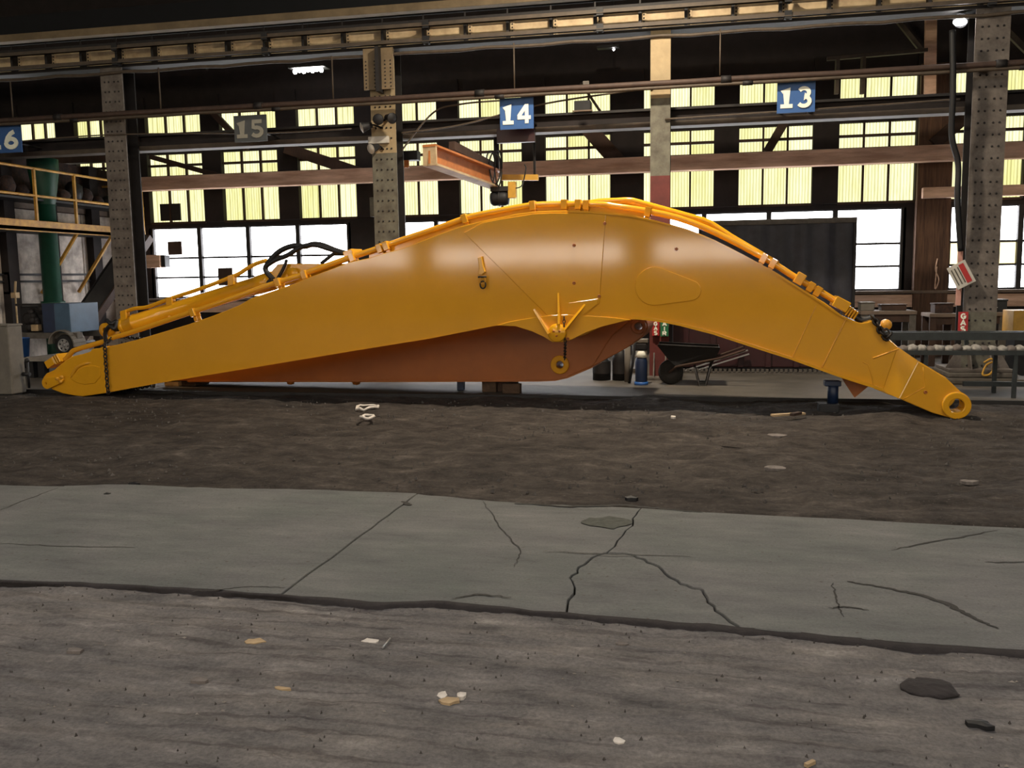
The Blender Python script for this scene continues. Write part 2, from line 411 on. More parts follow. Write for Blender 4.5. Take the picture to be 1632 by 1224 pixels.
# wide floor under everything
o = obj('floor', MB().box((XL,YB,-.4),(XR,YW+.5,-.16)), M['far_floor']); struct(o, 'broad hall floor under the strips of ground')
NV = noise.noise
def znear(x, y, t):
    h = -.022+.016*nzv(x, y*1.6, 1.1)
    m = max(0, min(1, .5+1.3*NV(Vector((x*.35, y*1.1, 9)))))
    yy = y+.05*NV(Vector((x*.5, y*.8, 3)))
    h += .009*m*NV(Vector((x*1.3, yy*17, 1)))+.005*NV(Vector((x*3.5, yy*26, 2)))
    h += .006*NV(Vector((x*13, y*15, 4)))+.0035*NV(Vector((x*34, y*36, 6)))
    if t > .99: h -= .05*(t-.99)/.01
    return h
P_LUMP = fl(1480, 1097)
o = grid('floor_near', span([(-9,-4.6,.3),(-4.6,4.0,.019),(4.0,9,.3)]), lambda x: -3.0, lambda x: interp(front_edge, x)+.06, span([(0,.64,.05),(.64,1,.0026)]), znear, M['near_ground']); struct(o, 'rough rutted grey ground in the foreground')
def zdirt(x, y, t):
    e = min(1, t*14); h = .012*e+.042*nzv(x, y, .8, 2)*e+.026*nzv(x, y*1.4, 2.6, 5)*e+.008*NV(Vector((x*9, y*11, 3)))*e+.006*NV(Vector((x*21, y*23, 8)))*e
    h += .03*math.exp(-((t-.3)/.12)**2)*(.5+nzv(x, 0, .5, 8))
    if t < .02: h = -.02
    return max(h, -.05)-.01
o = grid('floor_dirt', span([(-13.5,-10.5,.3),(-10.5,5.5,.034),(5.5,9,.3)]), lambda x: interp(far_edge, x)-.05+.05*NV(Vector((x*2.3,0,5))), lambda x: 11.75, span([(0,1,.0055)]), zdirt, M['dirt']); struct(o, 'strip of bare brown dirt the boom lies on')
fo = obj('floor_far', MB().box((XL,11.62,-.2),(XR,YW+.3,.015)), M['far_floor'], bevel=.012); struct(fo, 'concrete floor behind the boom, edge facing the dirt')
# low steel edge strip along the far floor
struct(obj('trim_1', MB().box((-13,11.56,-.1),(9,11.6,.045)), M['dark_steel'], bevel=.006), 'dark steel edging strip between dirt and concrete')

# concrete slab in pieces, split along joints and cracks
slab = setting('floor_slab', (0, 5, 0), 'concrete slab strip broken by joints and cracks')
def jag(a, b, n, amp, seed):
    out = []
    for i in range(n+1):
        t = i/n; p = a.lerp(b, t); k = amp*math.sin(math.pi*min(1, t*1.0)) if 0 < i < n else 0
        d = (b-a).normalized(); q = Vector((-d.y, d.x, 0))
        out.append(p+q*(noise.noise(Vector((seed, t*n*.7, 1.3))))*amp*(1 if 0 < i < n else 0))
    return out
def jagline(pts, n, amp, seed):
    out = []
    for i in range(len(pts)-1):
        seg = jag(pts[i], pts[i+1], n, amp, seed+i*7.7); out += seg if i == 0 else seg[1:]
    return out
EX0, EX1 = -9.0, 9.0
def edge_pts(line, xa, xb, seed):
    xs = [xa+(xb-xa)*i/28 for i in range(29)]
    return [Vector((x, interp(line, x)+.035*noise.noise(Vector((x*1.6, seed, 0)))+.02*noise.noise(Vector((x*6, seed, 4))), 0)) for x in xs]
J0f, J0n = fl(96, 777), fl(-150, 868); J0n = Vector((-4.9, interp(front_edge, -4.9), 0)) if J0n.x < -9 else Vector((J0n.x, interp(front_edge, J0n.x), 0))
J1f, J1n = fl(665, 787), fl(462, 937)
c1 = polyline_px([(1022,812),(1008,838),(968,880),(922,903),(912,925),(902,978)])
c2 = polyline_px([(968,880),(1010,884),(1050,902),(1085,930),(1120,940),(1140,972),(1180,1001)])
def fixed(p, line): return Vector((p.x, interp(line, p.x), 0))
J1f = fixed(J1f, far_edge); J1n = fixed(J1n, front_edge); J0f = fixed(J0f, far_edge); c1[0] = fixed(c1[0], far_edge); c1[-1] = fixed(c1[-1], front_edge); c2[-1] = fixed(c2[-1], front_edge)
j0 = jagline([J0n, J0f], 10, .02, 1); j1 = jagline([J1n, J1f], 14, .012, 3)
C1 = jagline(list(reversed(c1)), 5, .04, 5)      # front -> far
iB = 15                                           # index of the fork
C1lo, C1hi = C1[:iB+1], C1[iB:]
c2[0] = C1[iB]
C2 = jagline(c2, 5, .035, 9)                      # fork -> front
def rng(line, a, b, s):
    p = edge_pts(line, a, b, s); return p
def slabpiece(loop, zt, k):
    # loop ccw in plan; shrink slightly to leave the joint open
    n = len(loop); P = []
    for i in range(n):
        a, b, c = loop[i-1], loop[i], loop[(i+1) % n]
        d = (c-a); d = Vector((d.x, d.y, 0)); q = Vector((-d.y, d.x, 0))
        if q.length > 1e-6: q.normalize()
        P.append(b+q*(.005))
    poly = [(p.x, p.y) for p in P]
    cu = bpy.data.curves.new('t', 'CURVE'); cu.dimensions = '2D'; cu.fill_mode = 'BOTH'
    sp = cu.splines.new('POLY'); sp.points.add(len(poly)-1)
    for p, q in zip(sp.points, poly): p.co = (q[0], q[1], 0, 1)
    sp.use_cyclic_u = True; cu.extrude = .055; cu.bevel_depth = .004; cu.offset = -.004; cu.bevel_resolution = 1
    ob = bpy.data.objects.new('t', cu); C.objects.link(ob)
    me = bpy.data.meshes.new_from_object(ob.evaluated_get(bpy.context.evaluated_depsgraph_get()))
    bpy.data.objects.remove(ob); bpy.data.curves.remove(cu)
    me.transform(Matrix.Translation((0,0,zt-.059))); me.materials.clear()
    return obj('concrete_slab', me, M['slab'], slab)
slabpiece(rng(front_edge, EX0, J0n.x, 1)+j0[1:-1]+list(reversed(rng(far_edge, EX0, J0f.x, 2))), .0, 0)
slabpiece(rng(front_edge, J0n.x, J1n.x, 1)+j1[1:-1]+list(reversed(rng(far_edge, J0f.x, J1f.x, 2)))+list(reversed(j0))[1:-1], .004, 1)
slabpiece(rng(front_edge, J1n.x, C1[0].x, 1)+C1[1:-1]+list(reversed(rng(far_edge, J1f.x, C1[-1].x, 2)))+list(reversed(j1))[1:-1], 0, 2)
slabpiece(rng(front_edge, C1[0].x, C2[-1].x, 1)+list(reversed(C2))[1:]+list(reversed(C1lo))[1:-1], -.006, 3)
slabpiece(rng(front_edge, C2[-1].x, EX1, 1)+list(reversed(rng(far_edge, C1[-1].x, EX1, 2)))+list(reversed(C1hi))[1:]+C2[1:-1], .002, 4)

mat('crack_dirt', (54,52,50), .95, 0, .4, 30, .3, 60)
def crack(pts, wd, seed, name='hairline_crack'):
    P = jagline(polyline_px(pts), 9, .02, seed); n = len(P); vs = []; fs = []
    for i, p in enumerate(P):
        t = i/(n-1); k = wd*(.35+.65*math.sin(math.pi*min(max(t, .03), .97)))*(.6+.8*abs(noise.noise(Vector((i*.45, seed, 2)))))
        d = (P[min(i+1, n-1)]-P[max(i-1, 0)]); q = Vector((-d.y, d.x, 0)).normalized()*k
        vs += [p+q+V(0,0,.0052), p-q+V(0,0,.0052)]
    for i in range(n-1): fs.append((2*i, 2*i+1, 2*i+3, 2*i+2))
    obj(name, MB().add(vs, fs), M['crack_dirt'], slab)
crack([(0,814.5),(45,796),(93,778)], .009, 19)
crack([(820,803),(900,808),(1000,806),(1060,812),(1120,817)], .028, 21)
crack([(1350,928),(1410,938),(1470,950),(1520,968),(1560,990),(1590,1003)], .022, 23)
crack([(1320,970),(1345,968),(1385,974)], .010, 25); crack([(1328,930),(1332,955),(1345,985)], .006, 27)
crack([(1420,878),(1500,862),(1590,846)], .010, 29); crack([(0,868),(110,872),(215,874)], .010, 31)
crack([(865,880),(960,884),(1100,888)], .007, 33); crack([(640,800),(655,806)], .03, 35); crack([(1570,897),(1640,897)], .01, 37)
crack([(455,938),(400,936),(340,942),(300,944)], .007, 39); crack([(720,955),(760,948),(815,953)], .01, 41)
crack([(770,800),(800,845),(830,880),(820,905)], .005, 43)
pc_ = fl(968, 833); pv = [pc_+V(.16*math.cos(g)*(1+.35*noise.noise(Vector((g, 3, 0)))), .13*math.sin(g)*(1+.5*noise.noise(Vector((g*1.7, 8, 0)))), .0055) for g in [2*math.pi*i/20 for i in range(20)]]
mat('patch_dirt', (78,80,74), .95, 0, .4, 20, .5, 30)
obj('chipped_patch', MB().add(pv, [tuple(range(20))]), M['patch_dirt'], slab)
# dark ribbon: packed dirt plus painted shadow of the slab's near edge
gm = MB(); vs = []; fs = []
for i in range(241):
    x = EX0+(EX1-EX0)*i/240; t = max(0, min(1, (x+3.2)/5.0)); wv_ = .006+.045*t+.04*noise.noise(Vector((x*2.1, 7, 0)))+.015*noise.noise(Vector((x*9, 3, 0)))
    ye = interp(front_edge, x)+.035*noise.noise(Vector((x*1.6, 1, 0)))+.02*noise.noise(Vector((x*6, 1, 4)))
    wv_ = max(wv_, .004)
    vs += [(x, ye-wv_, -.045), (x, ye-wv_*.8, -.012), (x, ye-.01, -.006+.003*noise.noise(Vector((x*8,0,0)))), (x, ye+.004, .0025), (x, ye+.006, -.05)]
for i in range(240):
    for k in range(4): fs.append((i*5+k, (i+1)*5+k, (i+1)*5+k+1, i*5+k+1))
mat('grime_shade', (50,45,46), .95, 0, .4, 12, .4, 40)  # soil colour kept dark to paint in the slab edge's shadow
struct(obj('trim_2', gm.add(vs, fs, True), M['grime_shade']), 'black seam of packed dirt and painted shadow along the near edge of the slab')

# ------------------------------------------------------------------ structure: shell
struct(obj('ceiling', MB().box((XL,YB,ZC),(XR,YW+.6,ZC+.2)), M['roof_dark']), 'dark roof')
struct(obj('wall_right', MB().box((XR,YB,-.2),(XR+.3,YW+.6,ZC)), M['wall_dark']), 'far right end wall out of view')
struct(obj('wall_left', MB().box((XL-.3,YB,-.2),(XL,YW+.6,ZC)), M['wall_dark']), 'far left end wall out of view')
# opposite wall behind the camera: brick-high wall with a row of big lit windows, plus an added upper tier as fill light
wf = MB(); zs, zh = 2.1, 2.95; zu0_, zu1_ = 5.7, 8.2
wf.box((XL,YB-.3,-.2),(XR,YB,zs)); wf.box((XL,YB-.3,zh),(XR,YB,zu0_)); wf.box((XL,YB-.3,zu1_),(XR,YB,ZC))
FWIN = [(-29.5,-26.2),(-24.9,-16.35),(-15.1,-6.55),(-5.3,3.25),(4.5,13.05),(14.3,22.85),(24.1,29.5)]
xs = XL
for a, b in FWIN: wf.box((xs,YB-.3,zs),(a,YB,zh)); wf.box((xs,YB-.3,zu0_),(a,YB,zu1_)); xs = b
wf.box((xs,YB-.3,zs),(XR,YB,zh)); wf.box((xs,YB-.3,zu0_),(XR,YB,zu1_))
struct(obj('wall_front', wf, M['wall_dark']), 'wall of the hall behind the camera')
for i, (a, b) in enumerate(FWIN):
    wn = setting('window_%d' % (21+i), ((a+b)/2, YB, zs), 'bright window of the wall behind the camera, with an added fill tier above')
    f = MB()
    for k in range(5): x = a+(b-a)*k/4; f.box((x-.03,YB-.12,zs),(x+.03,YB-.04,zh))
    for z in (zs+.03, (zs+zh)/2, zh-.03): f.box((a,YB-.12,z-.03),(b,YB-.04,z+.03))
    obj('window_frame', f, M['dark_steel'], wn)
    for k in range(4):
        x0, x1 = a+(b-a)*k/4, a+(b-a)*(k+1)/4
        obj('pane', MB().box((x0,YB-.2,zs),(x1,YB-.16,zh)), M['pane_front'], wn)
        obj('pane', MB().box((x0,YB-.2,zu0_),(x1,YB-.16,zu1_)), M['pane_fill'], wn)  # upper tier added out of view for soft fill on the boom face

# back wall with its windows
T = lambda px, py: atY(px, py, YW).z
z_sill, z_wtop = T(1400, 462), T(1400, 332)
z3b, z3t = T(1395, 323), T(1395, 261.5)
z2b, z2m0, z2m1, z2t = T(1418, 233), T(1418, 216), T(1418, 212), T(1418, 193)
z1b, z1t = T(1423, 153), T(1423, 108)
GX = [(-142,-62),(-22,52,),(118,204)]      # hidden/left groups by pixel
groups_px = [(30,90,205),(120,178,203),(241,328,330),(358,447,330),(478.6,570,320),(602,699.6,320),(733.6,833,315),(870,973,310),(1026,1137,305),(1177,1293.5,300),(1335,1457,295),(1501,1629,290),(1676,1812,285)]
GX = [(atY(a, y, YW).x, atY(b, y, YW).x) for a, b, y in groups_px]
runs_px = [(-90,165,2),(243,557,4),(615,950,4),(1022,1438,4),(1510,1990,4)]
RX = [(atY(a, 410, YW).x, atY(b, 410, YW).x, n) for a, b, n in runs_px]
WT = .25
wb = MB()
wb.box((XL,YW,-.2),(XR,YW+WT,z_sill)); wb.box((XL,YW,z_wtop),(XR,YW+WT,z3b)); wb.box((XL,YW,z3t),(XR,YW+WT,z2b)); wb.box((XL,YW,z2t),(XR,YW+WT,z1b)); wb.box((XL,YW,z1t),(XR,YW+WT,ZC))
x = XL
for a, b, n in RX: wb.box((x,YW,z_sill),(a,YW+WT,z_wtop)); x = b
wb.box((x,YW,z_sill),(XR,YW+WT,z_wtop))
wall_back = struct(obj('wall_back', wb, M['wall_dark']), 'dark far wall pierced by tiers of windows')
x = XL
for a, b in GX+[(XR, XR)]:
    if a-x > .05: obj('pilaster', MB().box((x,YW-.06,z3b),(a,YW+WT-.02,z1t+.25)), M['wall_dark'], wall_back)
    x = b
obj('sill_ledge', MB().box((XL+8,YW-.22,z_sill-.07),(XR-8,YW+.02,z_sill-.015)), M['sill'], wall_back, bevel=.01)
obj('sill_board', MB().box((XL+8,YW-.12,z_sill-.32),(XR-8,YW-.02,z_sill-.09)), M['timber'], wall_back)
pw = atY(1482, 400, YW)
obj('wood_post', MB().box((pw.x-.30,YW-.2,.0),(pw.x+.28,YW-.02,z1t)), M['wood_post'], wall_back)

def corr_pane(x0, x1, z0, z1, wn):
    n = 22; vs = []; fs = []; h = (x0+x1)/2
    for i in range(n+1):
        x = x0+(x1-x0)*i/n; y = YW+.1+(.018 if i % 2 else -.018)
        vs += [(x, y, z0), (x, y, z1)]
    for i in range(n): fs.append((2*i, 2*i+2, 2*i+3, 2*i+1))
    me = MB().add(vs, fs, True)
    return obj('pane', me, M['pane_fibre'], wn, loc=(0,0,0))
for gi, (a, b) in enumerate(GX):
    wn = setting('window_%d' % (gi+1), ((a+b)/2, YW, z3b), 'column of yellowed corrugated fibreglass lights, %s from the left' % ['first','second','third','fourth','fifth','sixth','seventh','eighth','ninth','tenth','eleventh','twelfth','thirteenth'][gi])
    f = MB()
    tiers = [(z3b, z3t), (z2b, z2m0), (z2m1, z2t), (z1b, z1t)]
    for k in (1, 2):
        x = a+(b-a)*k/3
        for z0, z1 in tiers: f.box((x-.018,YW+.02,z0),(x+.018,YW+.08,z1))
    f.box((a,YW+.0,z2m0),(b,YW+.09,z2m1))
    f.box((a,YW-.03,z3b-.02),(b,YW+.09,z3b+.025))
    obj('window_frame', f, M['timber_dark'], wn)
    for z0, z1 in tiers:
        for k in range(3): corr_pane(a+(b-a)*k/3, a+(b-a)*(k+1)/3, z0, z1, wn)
ZR = [z_sill]+[z_sill+(z_wtop-z_sill)*t for t in (.29, .57)]+[z_wtop]
blank = {(1,0,2):.0, (1,0,0):.0}
for ri, (a, b, n) in enumerate(RX):
    wn = setting('window_%d' % (14+ri), ((a+b)/2, YW, z_sill), 'run of clear overexposed panes above the sill, %s bay from the left' % ['first','second','third','fourth','fifth'][ri])
    f = MB()
    for k in range(n+1):
        x = a+(b-a)*k/n; f.box((x-.045,YW+.0,z_sill),(x+.045,YW+.09,z_wtop))
    for z in ZR: f.box((a,YW+.03,z-.021),(b,YW+.09,z+.021))
    obj('window_frame', f, M['dark_steel'], wn)
    for k in range(n):
        for r in range(3):
            cream = ri == 4 and r == 1 and k == 0
            x0, x1 = a+(b-a)*k/n, a+(b-a)*(k+1)/n
            obj('pane', MB().box((x0,YW+.1,ZR[r]),(x1,YW+.12,ZR[r+1])), M['pane_cream' if cream else 'pane_white'], wn)
def wallpanel(name, px0, py0, px1, py1, m, label, cat, Y=YW+.0, t=.03):
    p, q = atY(px0, py0, Y), atY(px1, py1, Y)
    o = obj(name, MB().box((p.x,Y-t,q.z),(q.x,Y,p.z)), m, loc=((p.x+q.x)/2, Y, q.z)); return tag(o, label, cat)
tag(obj('blanking_board', MB().box((atY(254,338,YW).x,YW+.03,atY(254,352,YW).z),(atY(286,338,YW).x,YW+.06,atY(254,325,YW).z)), M['black_steel']), 'black board covering part of a yellow fibreglass pane', 'board')
wallpanel('pane_patch', 268, 385, 291, 406, M['timber_dark'], 'brown square patch in the clear window right of the leftmost column', 'patch')
wallpanel('pane_patch', 348, 427, 372, 455, M['timber_dark'], 'brown square patch in the clear window just above the cylinder pipe', 'patch')
wallpanel('pane_patch', 1574, 392, 1617, 406, M['pane_cream'], 'yellowed strip of glass right of the riveted column', 'patch')

# ------------------------------------------------------------------ timber beam, braces, runway girders, columns, pipes
YT = 17.55
def hbeam(name, pxs, ytop, ybot, Y, th, m, label, cat, x0=-16, x1=9):
    zt, zb = atY(pxs, ytop, Y).z, atY(pxs, ybot, Y).z
    o = obj(name, MB().box((x0,Y-th/2,zb),(x1,Y+th/2,zt)), m, loc=((x0+x1)/2, Y, zb), bevel=.01); return tag(o, label, cat)
hbeam('timber_beam', 1294, 240, 265, YT, .25, M['timber'], 'long weathered timber beam running across the windows', 'beam', atY(222,300,YT).x)
tag(obj('timber_beam', MB().bar(atY(-40,262,YT-.3), atY(176,252,YT-.3), .2, .16), M['timber_dark']), 'brown timber beam end above the partition at far left', 'beam')
def brace(p, q, w, label, Y=YT+.2, m='timber_dark', th=.12):
    tag(obj('brace', MB().bar(atY(*p, Y), atY(*q, Y), th, w, up=(0,-.001,1)), M[m], bevel=.008), label, 'brace')
brace((240,250),(385,290), .10, 'thin diagonal brace beside the leftmost column')
brace((455,236),(575,276), .22, 'broad brown diagonal brace left of the lamp-hung column')
brace((340,180),(395,238), .12, 'short dark brace behind the grey number sign')
brace((930,196),(992,266), .30, 'wide wooden knee brace left of the tan column')
brace((1222,243),(1252,192), .16, 'diagonal wooden brace under the rightmost blue sign')
brace((1488,230),(1548,178), .22, 'wooden knee brace left of the riveted column at right')
brace((926,132),(975,205), .05, 'thin pair strut above the window right of the middle sign', m='rail_paint', th=.05)
tag(obj('timber_beam', MB().box(tuple(atY(228,407,YW-.25))[:1]+(YW-.35,atY(228,427,YW-.25).z), (atY(258,407,YW-.25).x,YW-.12,atY(228,407,YW-.25).z)), M['timber']), 'short pale timber stub beside the leftmost column', 'beam')
tag(obj('junction_box', MB().box((atY(258,416,YW-.2).x,YW-.3,atY(258,426,YW-.2).z),(atY(267,416,YW-.2).x,YW-.1,atY(258,407,YW-.2).z)), M['black_steel'], bevel=.01), 'small dark box on the end of the short timber stub', 'box')
hbeam('timber_beam', 1480, 299, 316, YW-.3, .12, M['timber'], 'lower pale timber rail behind the riveted column', 'beam', atY(1470,300,YW-.3).x, 9)

YG = 14.0
# main crane runway girder
g0 = thing('runway_girder', 'riveted tan crane runway girder high across the hall', 'girder', (-2.7, YG, atY(816,70,YG).z))
zb_, zt_ = atY(816,64,YG).z, atY(816,31,YG).z; zs_ = atY(816,17,YG).z
GA, GB = -17.0, 9.0
obj('web', MB().box((GA,YG-.02,zb_),(GB,YG+.02,zt_)), M['girder_paint'], g0)
obj('bottom_flange', MB().box((GA,YG-.17,zb_-.05),(GB,YG+.17,zb_)), M['dark_steel'], g0, bevel=.006)
obj('top_flange', MB().box((GA,YG-.17,zt_),(GB,YG+.17,zt_+.05)), M['dark_steel'], g0, bevel=.006)
rv = MB(); k = 0
st_me = None
stx = [GA+.33+.66*i for i in range(int((GB-GA)/.66))]
for x in stx:
    s_ = obj('stiffener', MB().box((x-.022,YG-.16,zb_),(x+.022,YG-.02,zt_)).prism([(x-.012,YG-.16,zt_),(x-.012,YG-.12,zt_),(x-.012,YG-.14,zs_)], (.024,0,0)), M['dark_steel'], g0); obj('angle_leg', MB().box((x+.022,YG-.035,zb_),(x+.085,YG-.02,zt_)), M['girder_paint'], s_)
    rv.rivets([(x+.05, YG-.035, zb_+(zt_-zb_)*(i+.5)/6) for i in range(6)], (0,-1,0), .014, .014)
obj('rivets', rv, M['dark_steel'], g0)['kind'] = 'stuff'
for name_, y0, lab in (('conductor_rail', 29, 'upper'), ('conductor_rail', 54, 'lower')):
    z = atY(816, y0, YG-.3).z
    r_ = thing('conductor_rail', '%s conductor rail running along the front of the runway girder' % lab, 'rail', (-2.7, YG-.3, z))
    obj('rail', MB().box((GA,YG-.32,z-.03),(GB,YG-.27,z+.03)).box((GA,YG-.35,z-.03),(GB,YG-.27,z-.018)), M['rail_paint'], r_)
    for i in range(9):
        x = -14.6+2.64*i
        obj('bracket', MB().bar((x,YG-.18,z+.02),(x,YG-.3,z-.02), .05, .12).box((x-.05,YG-.34,z-.06),(x+.05,YG-.26,z+.05)), M['black_steel'], r_)
z = atY(816,74,YG-.2).z
tag(obj('cable_tray', MB().tube([(GA+i*(GB-GA)/60,YG-.2,z+.012*math.sin(i*2.2)) for i in range(61)], .026, 8), M['rail_paint'], loc=(-2.7,YG-.2,z)), 'pale pipe clipped under the runway girder', 'pipe')
# light beam above (top edge of the picture)
zb2 = atY(400,42,YG+.3).z; zt2 = atY(400,30,YG+.3).z
g1 = thing('upper_beam', 'pale rail beam above the runway girder along the top edge', 'beam', (-6, YG+.3, zb2))
obj('flange', MB().box((GA,YG+.12,zb2),(GB,YG+.3,zt2)), M['beam_paint'], g1, bevel=.006)
obj('web', MB().box((GA,YG+.3,zb2-.02),(GB,YG+.34,zt2+.35)), M['roof_dark'], g1)
# second girder (carries the numbers)
YH = 14.35
z2a, z2b_, z2c = atY(816,186,YH).z, atY(816,207,YH).z, atY(816,215,YH).z
g2 = thing('lower_girder', 'dark lower girder carrying the bay number signs', 'girder', (-2.7, YH, z2c))
obj('web', MB().box((GA,YH-.03,z2b_),(GB,YH+.03,z2a)), M['wall_dark'], g2)
obj('top_flange', MB().box((GA,YH-.12,z2a-.04),(GB,YH+.12,z2a)), M['dark_steel'], g2, bevel=.005)
obj('bottom_flange', MB().box((GA,YH-.14,z2c),(GB,YH+.14,z2b_)), M['rail_paint'], g2, bevel=.008)
for i in range(12): x = GA+1+2.2*i; obj('stiffener', MB().box((x-.02,YH-.12,z2b_),(x+.02,YH-.03,z2a)), M['dark_steel'], g2)

# pipes running in front of the columns
YP = 13.62
for (py, r, lab, m_) in ((146,.042,'upper rusty pipe of the pair running in front of the columns','pipe_rust'),(153,.026,'lower thin pipe of the pair running in front of the columns','rail_paint')):
    z = atY(816, py, YP).z
    P_ = thing('pipe_run', lab, 'pipe', (-3, YP, z))
    obj('pipe', MB().tube([(GA+26*i/40, YP, z+.012*noise.noise(Vector((i*.6, py, 0)))) for i in range(41)], r, 10), M[m_], P_)
    for i in range(7): x = -14+3.6*i+.3*(py % 2); obj('coupling', MB().cyl((x-.07,YP,z),(x+.07,YP,z), r*1.35, 10), M['dark_steel'], P_)
tag(obj('wire', MB().tube(smooth_pts([atY(-40,232,YP+.17),atY(170,215,YP+.17),atY(430,212,YP+.17),atY(560,205,YP+.17)], 8), .012, 6), M['rail_paint']), 'thin wire strung left of the lamp-hung column', 'wire')
tag(obj('wire', MB().tube(smooth_pts([atY(640,212,YP+.17),atY(735,199,YP+.17),atY(870,165,YP+.17),atY(1040,140,YP+.17)], 8), .014, 6), M['rail_paint']), 'thin wire rising behind the middle number sign', 'wire')
tag(obj('wire', MB().tube(smooth_pts([atY(640,240,YP+.19),atY(690,180,YP+.19),atY(735,166,YP+.19),atY(800,160,YP+.19)], 8), .014, 6), M['rail_paint']), 'bent conduit climbing from the lamp-hung column to the pipes', 'wire')
tag(obj('wire', MB().tube(smooth_pts([atY(1060,190,YP+.17),atY(1330,172,YP+.17),atY(1530,158,YP+.17)], 8), .014, 6), M['rail_paint']), 'wire along the girder right of the tan column', 'wire')
for px, ya, yb, lab in ((253,118,176,'near the leftmost column'),(529,100,160,'right of the bright lamp cluster'),(819,80,146,'above the middle number sign'),(1148,58,120,'right of the tan column'),(17,140,190,'above the leftmost sign')):
    a, b = atY(px, ya, YP), atY(px, yb, YP)
    tag(obj('hanger_rod', MB().cyl((a.x,YP,a.z+.1),(a.x,YP,b.z), .012, 6), M['rail_paint']), 'thin hanger rod holding the pipes %s' % lab, 'rod')

# columns
def hcol(name, label, X, wdt, z_top, secs, dep=.36, rivet=True, base=True, zb0=.015):
    c = thing(name, label, 'column', (X, YG, zb0))
    y0 = YG-dep/2; h = wdt/2
    for (za, zb, m_) in secs:
        obj('front_flange', MB().box((X-h,y0,za),(X+h,y0+.025,zb)), M[m_], c)
    za, zb = secs[0][0], secs[-1][1]; m0 = M[secs[0][2]]
    obj('web', MB().box((X-.02,y0+.025,za),(X+.02,YG+dep/2-.025,zb)), M['dark_steel'], c)
    obj('rear_flange', MB().box((X-h,YG+dep/2-.025,za),(X+h,YG+dep/2,zb)), M['dark_steel'], c)
    if rivet:
        r = MB(); n = int((zb-za)/.16)
        r.rivets([(X+s*h*q, y0, za+(i+.5)*.16) for i in range(n) for s in (-1,1) for q in ((.62,.25) if wdt > .36 else (.6,))], (0,-1,0), .017, .014)
        obj('rivets', r, M['dark_steel'], c)['kind'] = 'stuff'
    if base:
        obj('base_plate', MB().box((X-h-.2,y0-.2,zb0),(X+h+.2,YG+dep/2+.2,zb0+.045)), M['col_grey'], c, bevel=.008)
        g = MB()
        for s in (-1, 1):
            g.prism([(X+s*h,y0,zb0+.045),(X+s*(h+.2),y0,zb0+.045),(X+s*h,y0,zb0+.40)], (0,.02,0))
            g.prism([(X+s*h*.6,y0,zb0+.045),(X+s*h*.6,y0-.18,zb0+.045),(X+s*h*.6,y0,zb0+.40)], (.02,0,0))
        obj('gusset', g, M['col_grey'], c)
    return c
zg = zb_-.05
cX = [atY(199,300,YG).x, atY(620,300,YG).x, atY(1053,200,YG).x, atY(1560,400,YG).x]
hcol('steel_column', 'sooty grey steel column at far left beside the catwalk', cX[0], .40, zg, [(.015, zg, 'col_grey')])
c2_ = hcol('steel_column', 'riveted steel column hung with small floodlights left of the middle sign', cX[1], .40, zg, [(.015, 3.55, 'col_green'), (3.55, zg, 'col_tan')])
hcol('steel_column', 'smooth tan column with grey and red lower bands', cX[2], .29, zg, [(.015, atY(1053,282,YG).z, 'col_red'), (atY(1053,282,YG).z, atY(1053,160,YG).z, 'col_green'), (atY(1053,160,YG).z, zg, 'col_tan')], rivet=False)
c4_ = hcol('steel_column', 'riveted grey column at right on a flared base', cX[3], .44, zg, [(.161, 1.0, 'col_green'), (1.0, zg, 'col_grey')], zb0=.161)
tag(obj('pedestal', MB().box((cX[3]-.62,YG-.62,.015),(cX[3]+.62,YG+.55,.09)).box((cX[3]-.45,YG-.45,.09),(cX[3]+.45,YG+.45,.16)), M['grille'], bevel=.02), 'low concrete pedestal around the foot of the riveted right column', 'pedestal')
# extra column beyond each side, out of frame
hcol('steel_column', 'steel column beyond the right edge of the view', cX[3]+4.46, .44, zg, [(.015, zg, 'col_grey')], base=False)
# capital plates under the girder on column 2
cap = thing('column_bracket', 'riveted tan bracket plate under the runway girder at the lamp-hung column', 'bracket', (cX[1], YG-.2, atY(607,146,YG-.2).z))
za, zb = atY(607,143,YG-.25).z, zg
obj('plate', MB().box((cX[1]-.26,YG-.28,za),(cX[1]-.03,YG-.25,zb)).box((cX[1]+.03,YG-.28,za),(cX[1]+.22,YG-.25,zb)), M['beam_paint'], cap)
obj('rib', MB().box((cX[1]-.03,YG-.4,za-.05),(cX[1]+.03,YG-.2,zb)), M['dark_steel'], cap)
obj('rivets', MB().rivets([(cX[1]+dx, YG-.28, za+.04+i*.055) for i in range(8) for dx in (-.22,-.08,.09,.18)], (0,-1,0), .013, .012), M['dark_steel'], cap)['kind'] = 'stuff'
# clamp on column 2 and floodlights
zc = atY(607,223,YG-.25).z
tag(obj('column_band', MB().box((cX[1]-.24,YG-.24,zc-.05),(cX[1]+.1,YG-.19,zc+.06)), M['white_sign'], bevel=.01), 'pale steel band on the lamp-hung column below its floodlights', 'band')
def flood(px, py, dirv, lab):
    p = atY(px, py, YG-.42); d = Vector(dirv).normalized()
    t = thing('floodlight', lab, 'floodlight', p, 'small floodlights on the column')
    obj('housing', MB().lathe(p, d, [(0.001,-.12),(.045,-.11),(.06,-.02),(.085,.05),(.085,.06)], 14), M['black_steel'], t)
    obj('lens', MB().lathe(p, d, [(.08,.055),(.05,.07),(.001,.075)], 14), M['white_sign' if px < 600 else 'black_steel'], t)
    obj('stem', MB().tube([p-d*.1, p-d*.1+V(0,.12,.02), V(cX[1],YG-.2,p.z)], .015, 6), M['black_steel'], t)
flood(582,202,(-.8,-.5,-.3),'leftmost small floodlight on the column left of the middle sign')
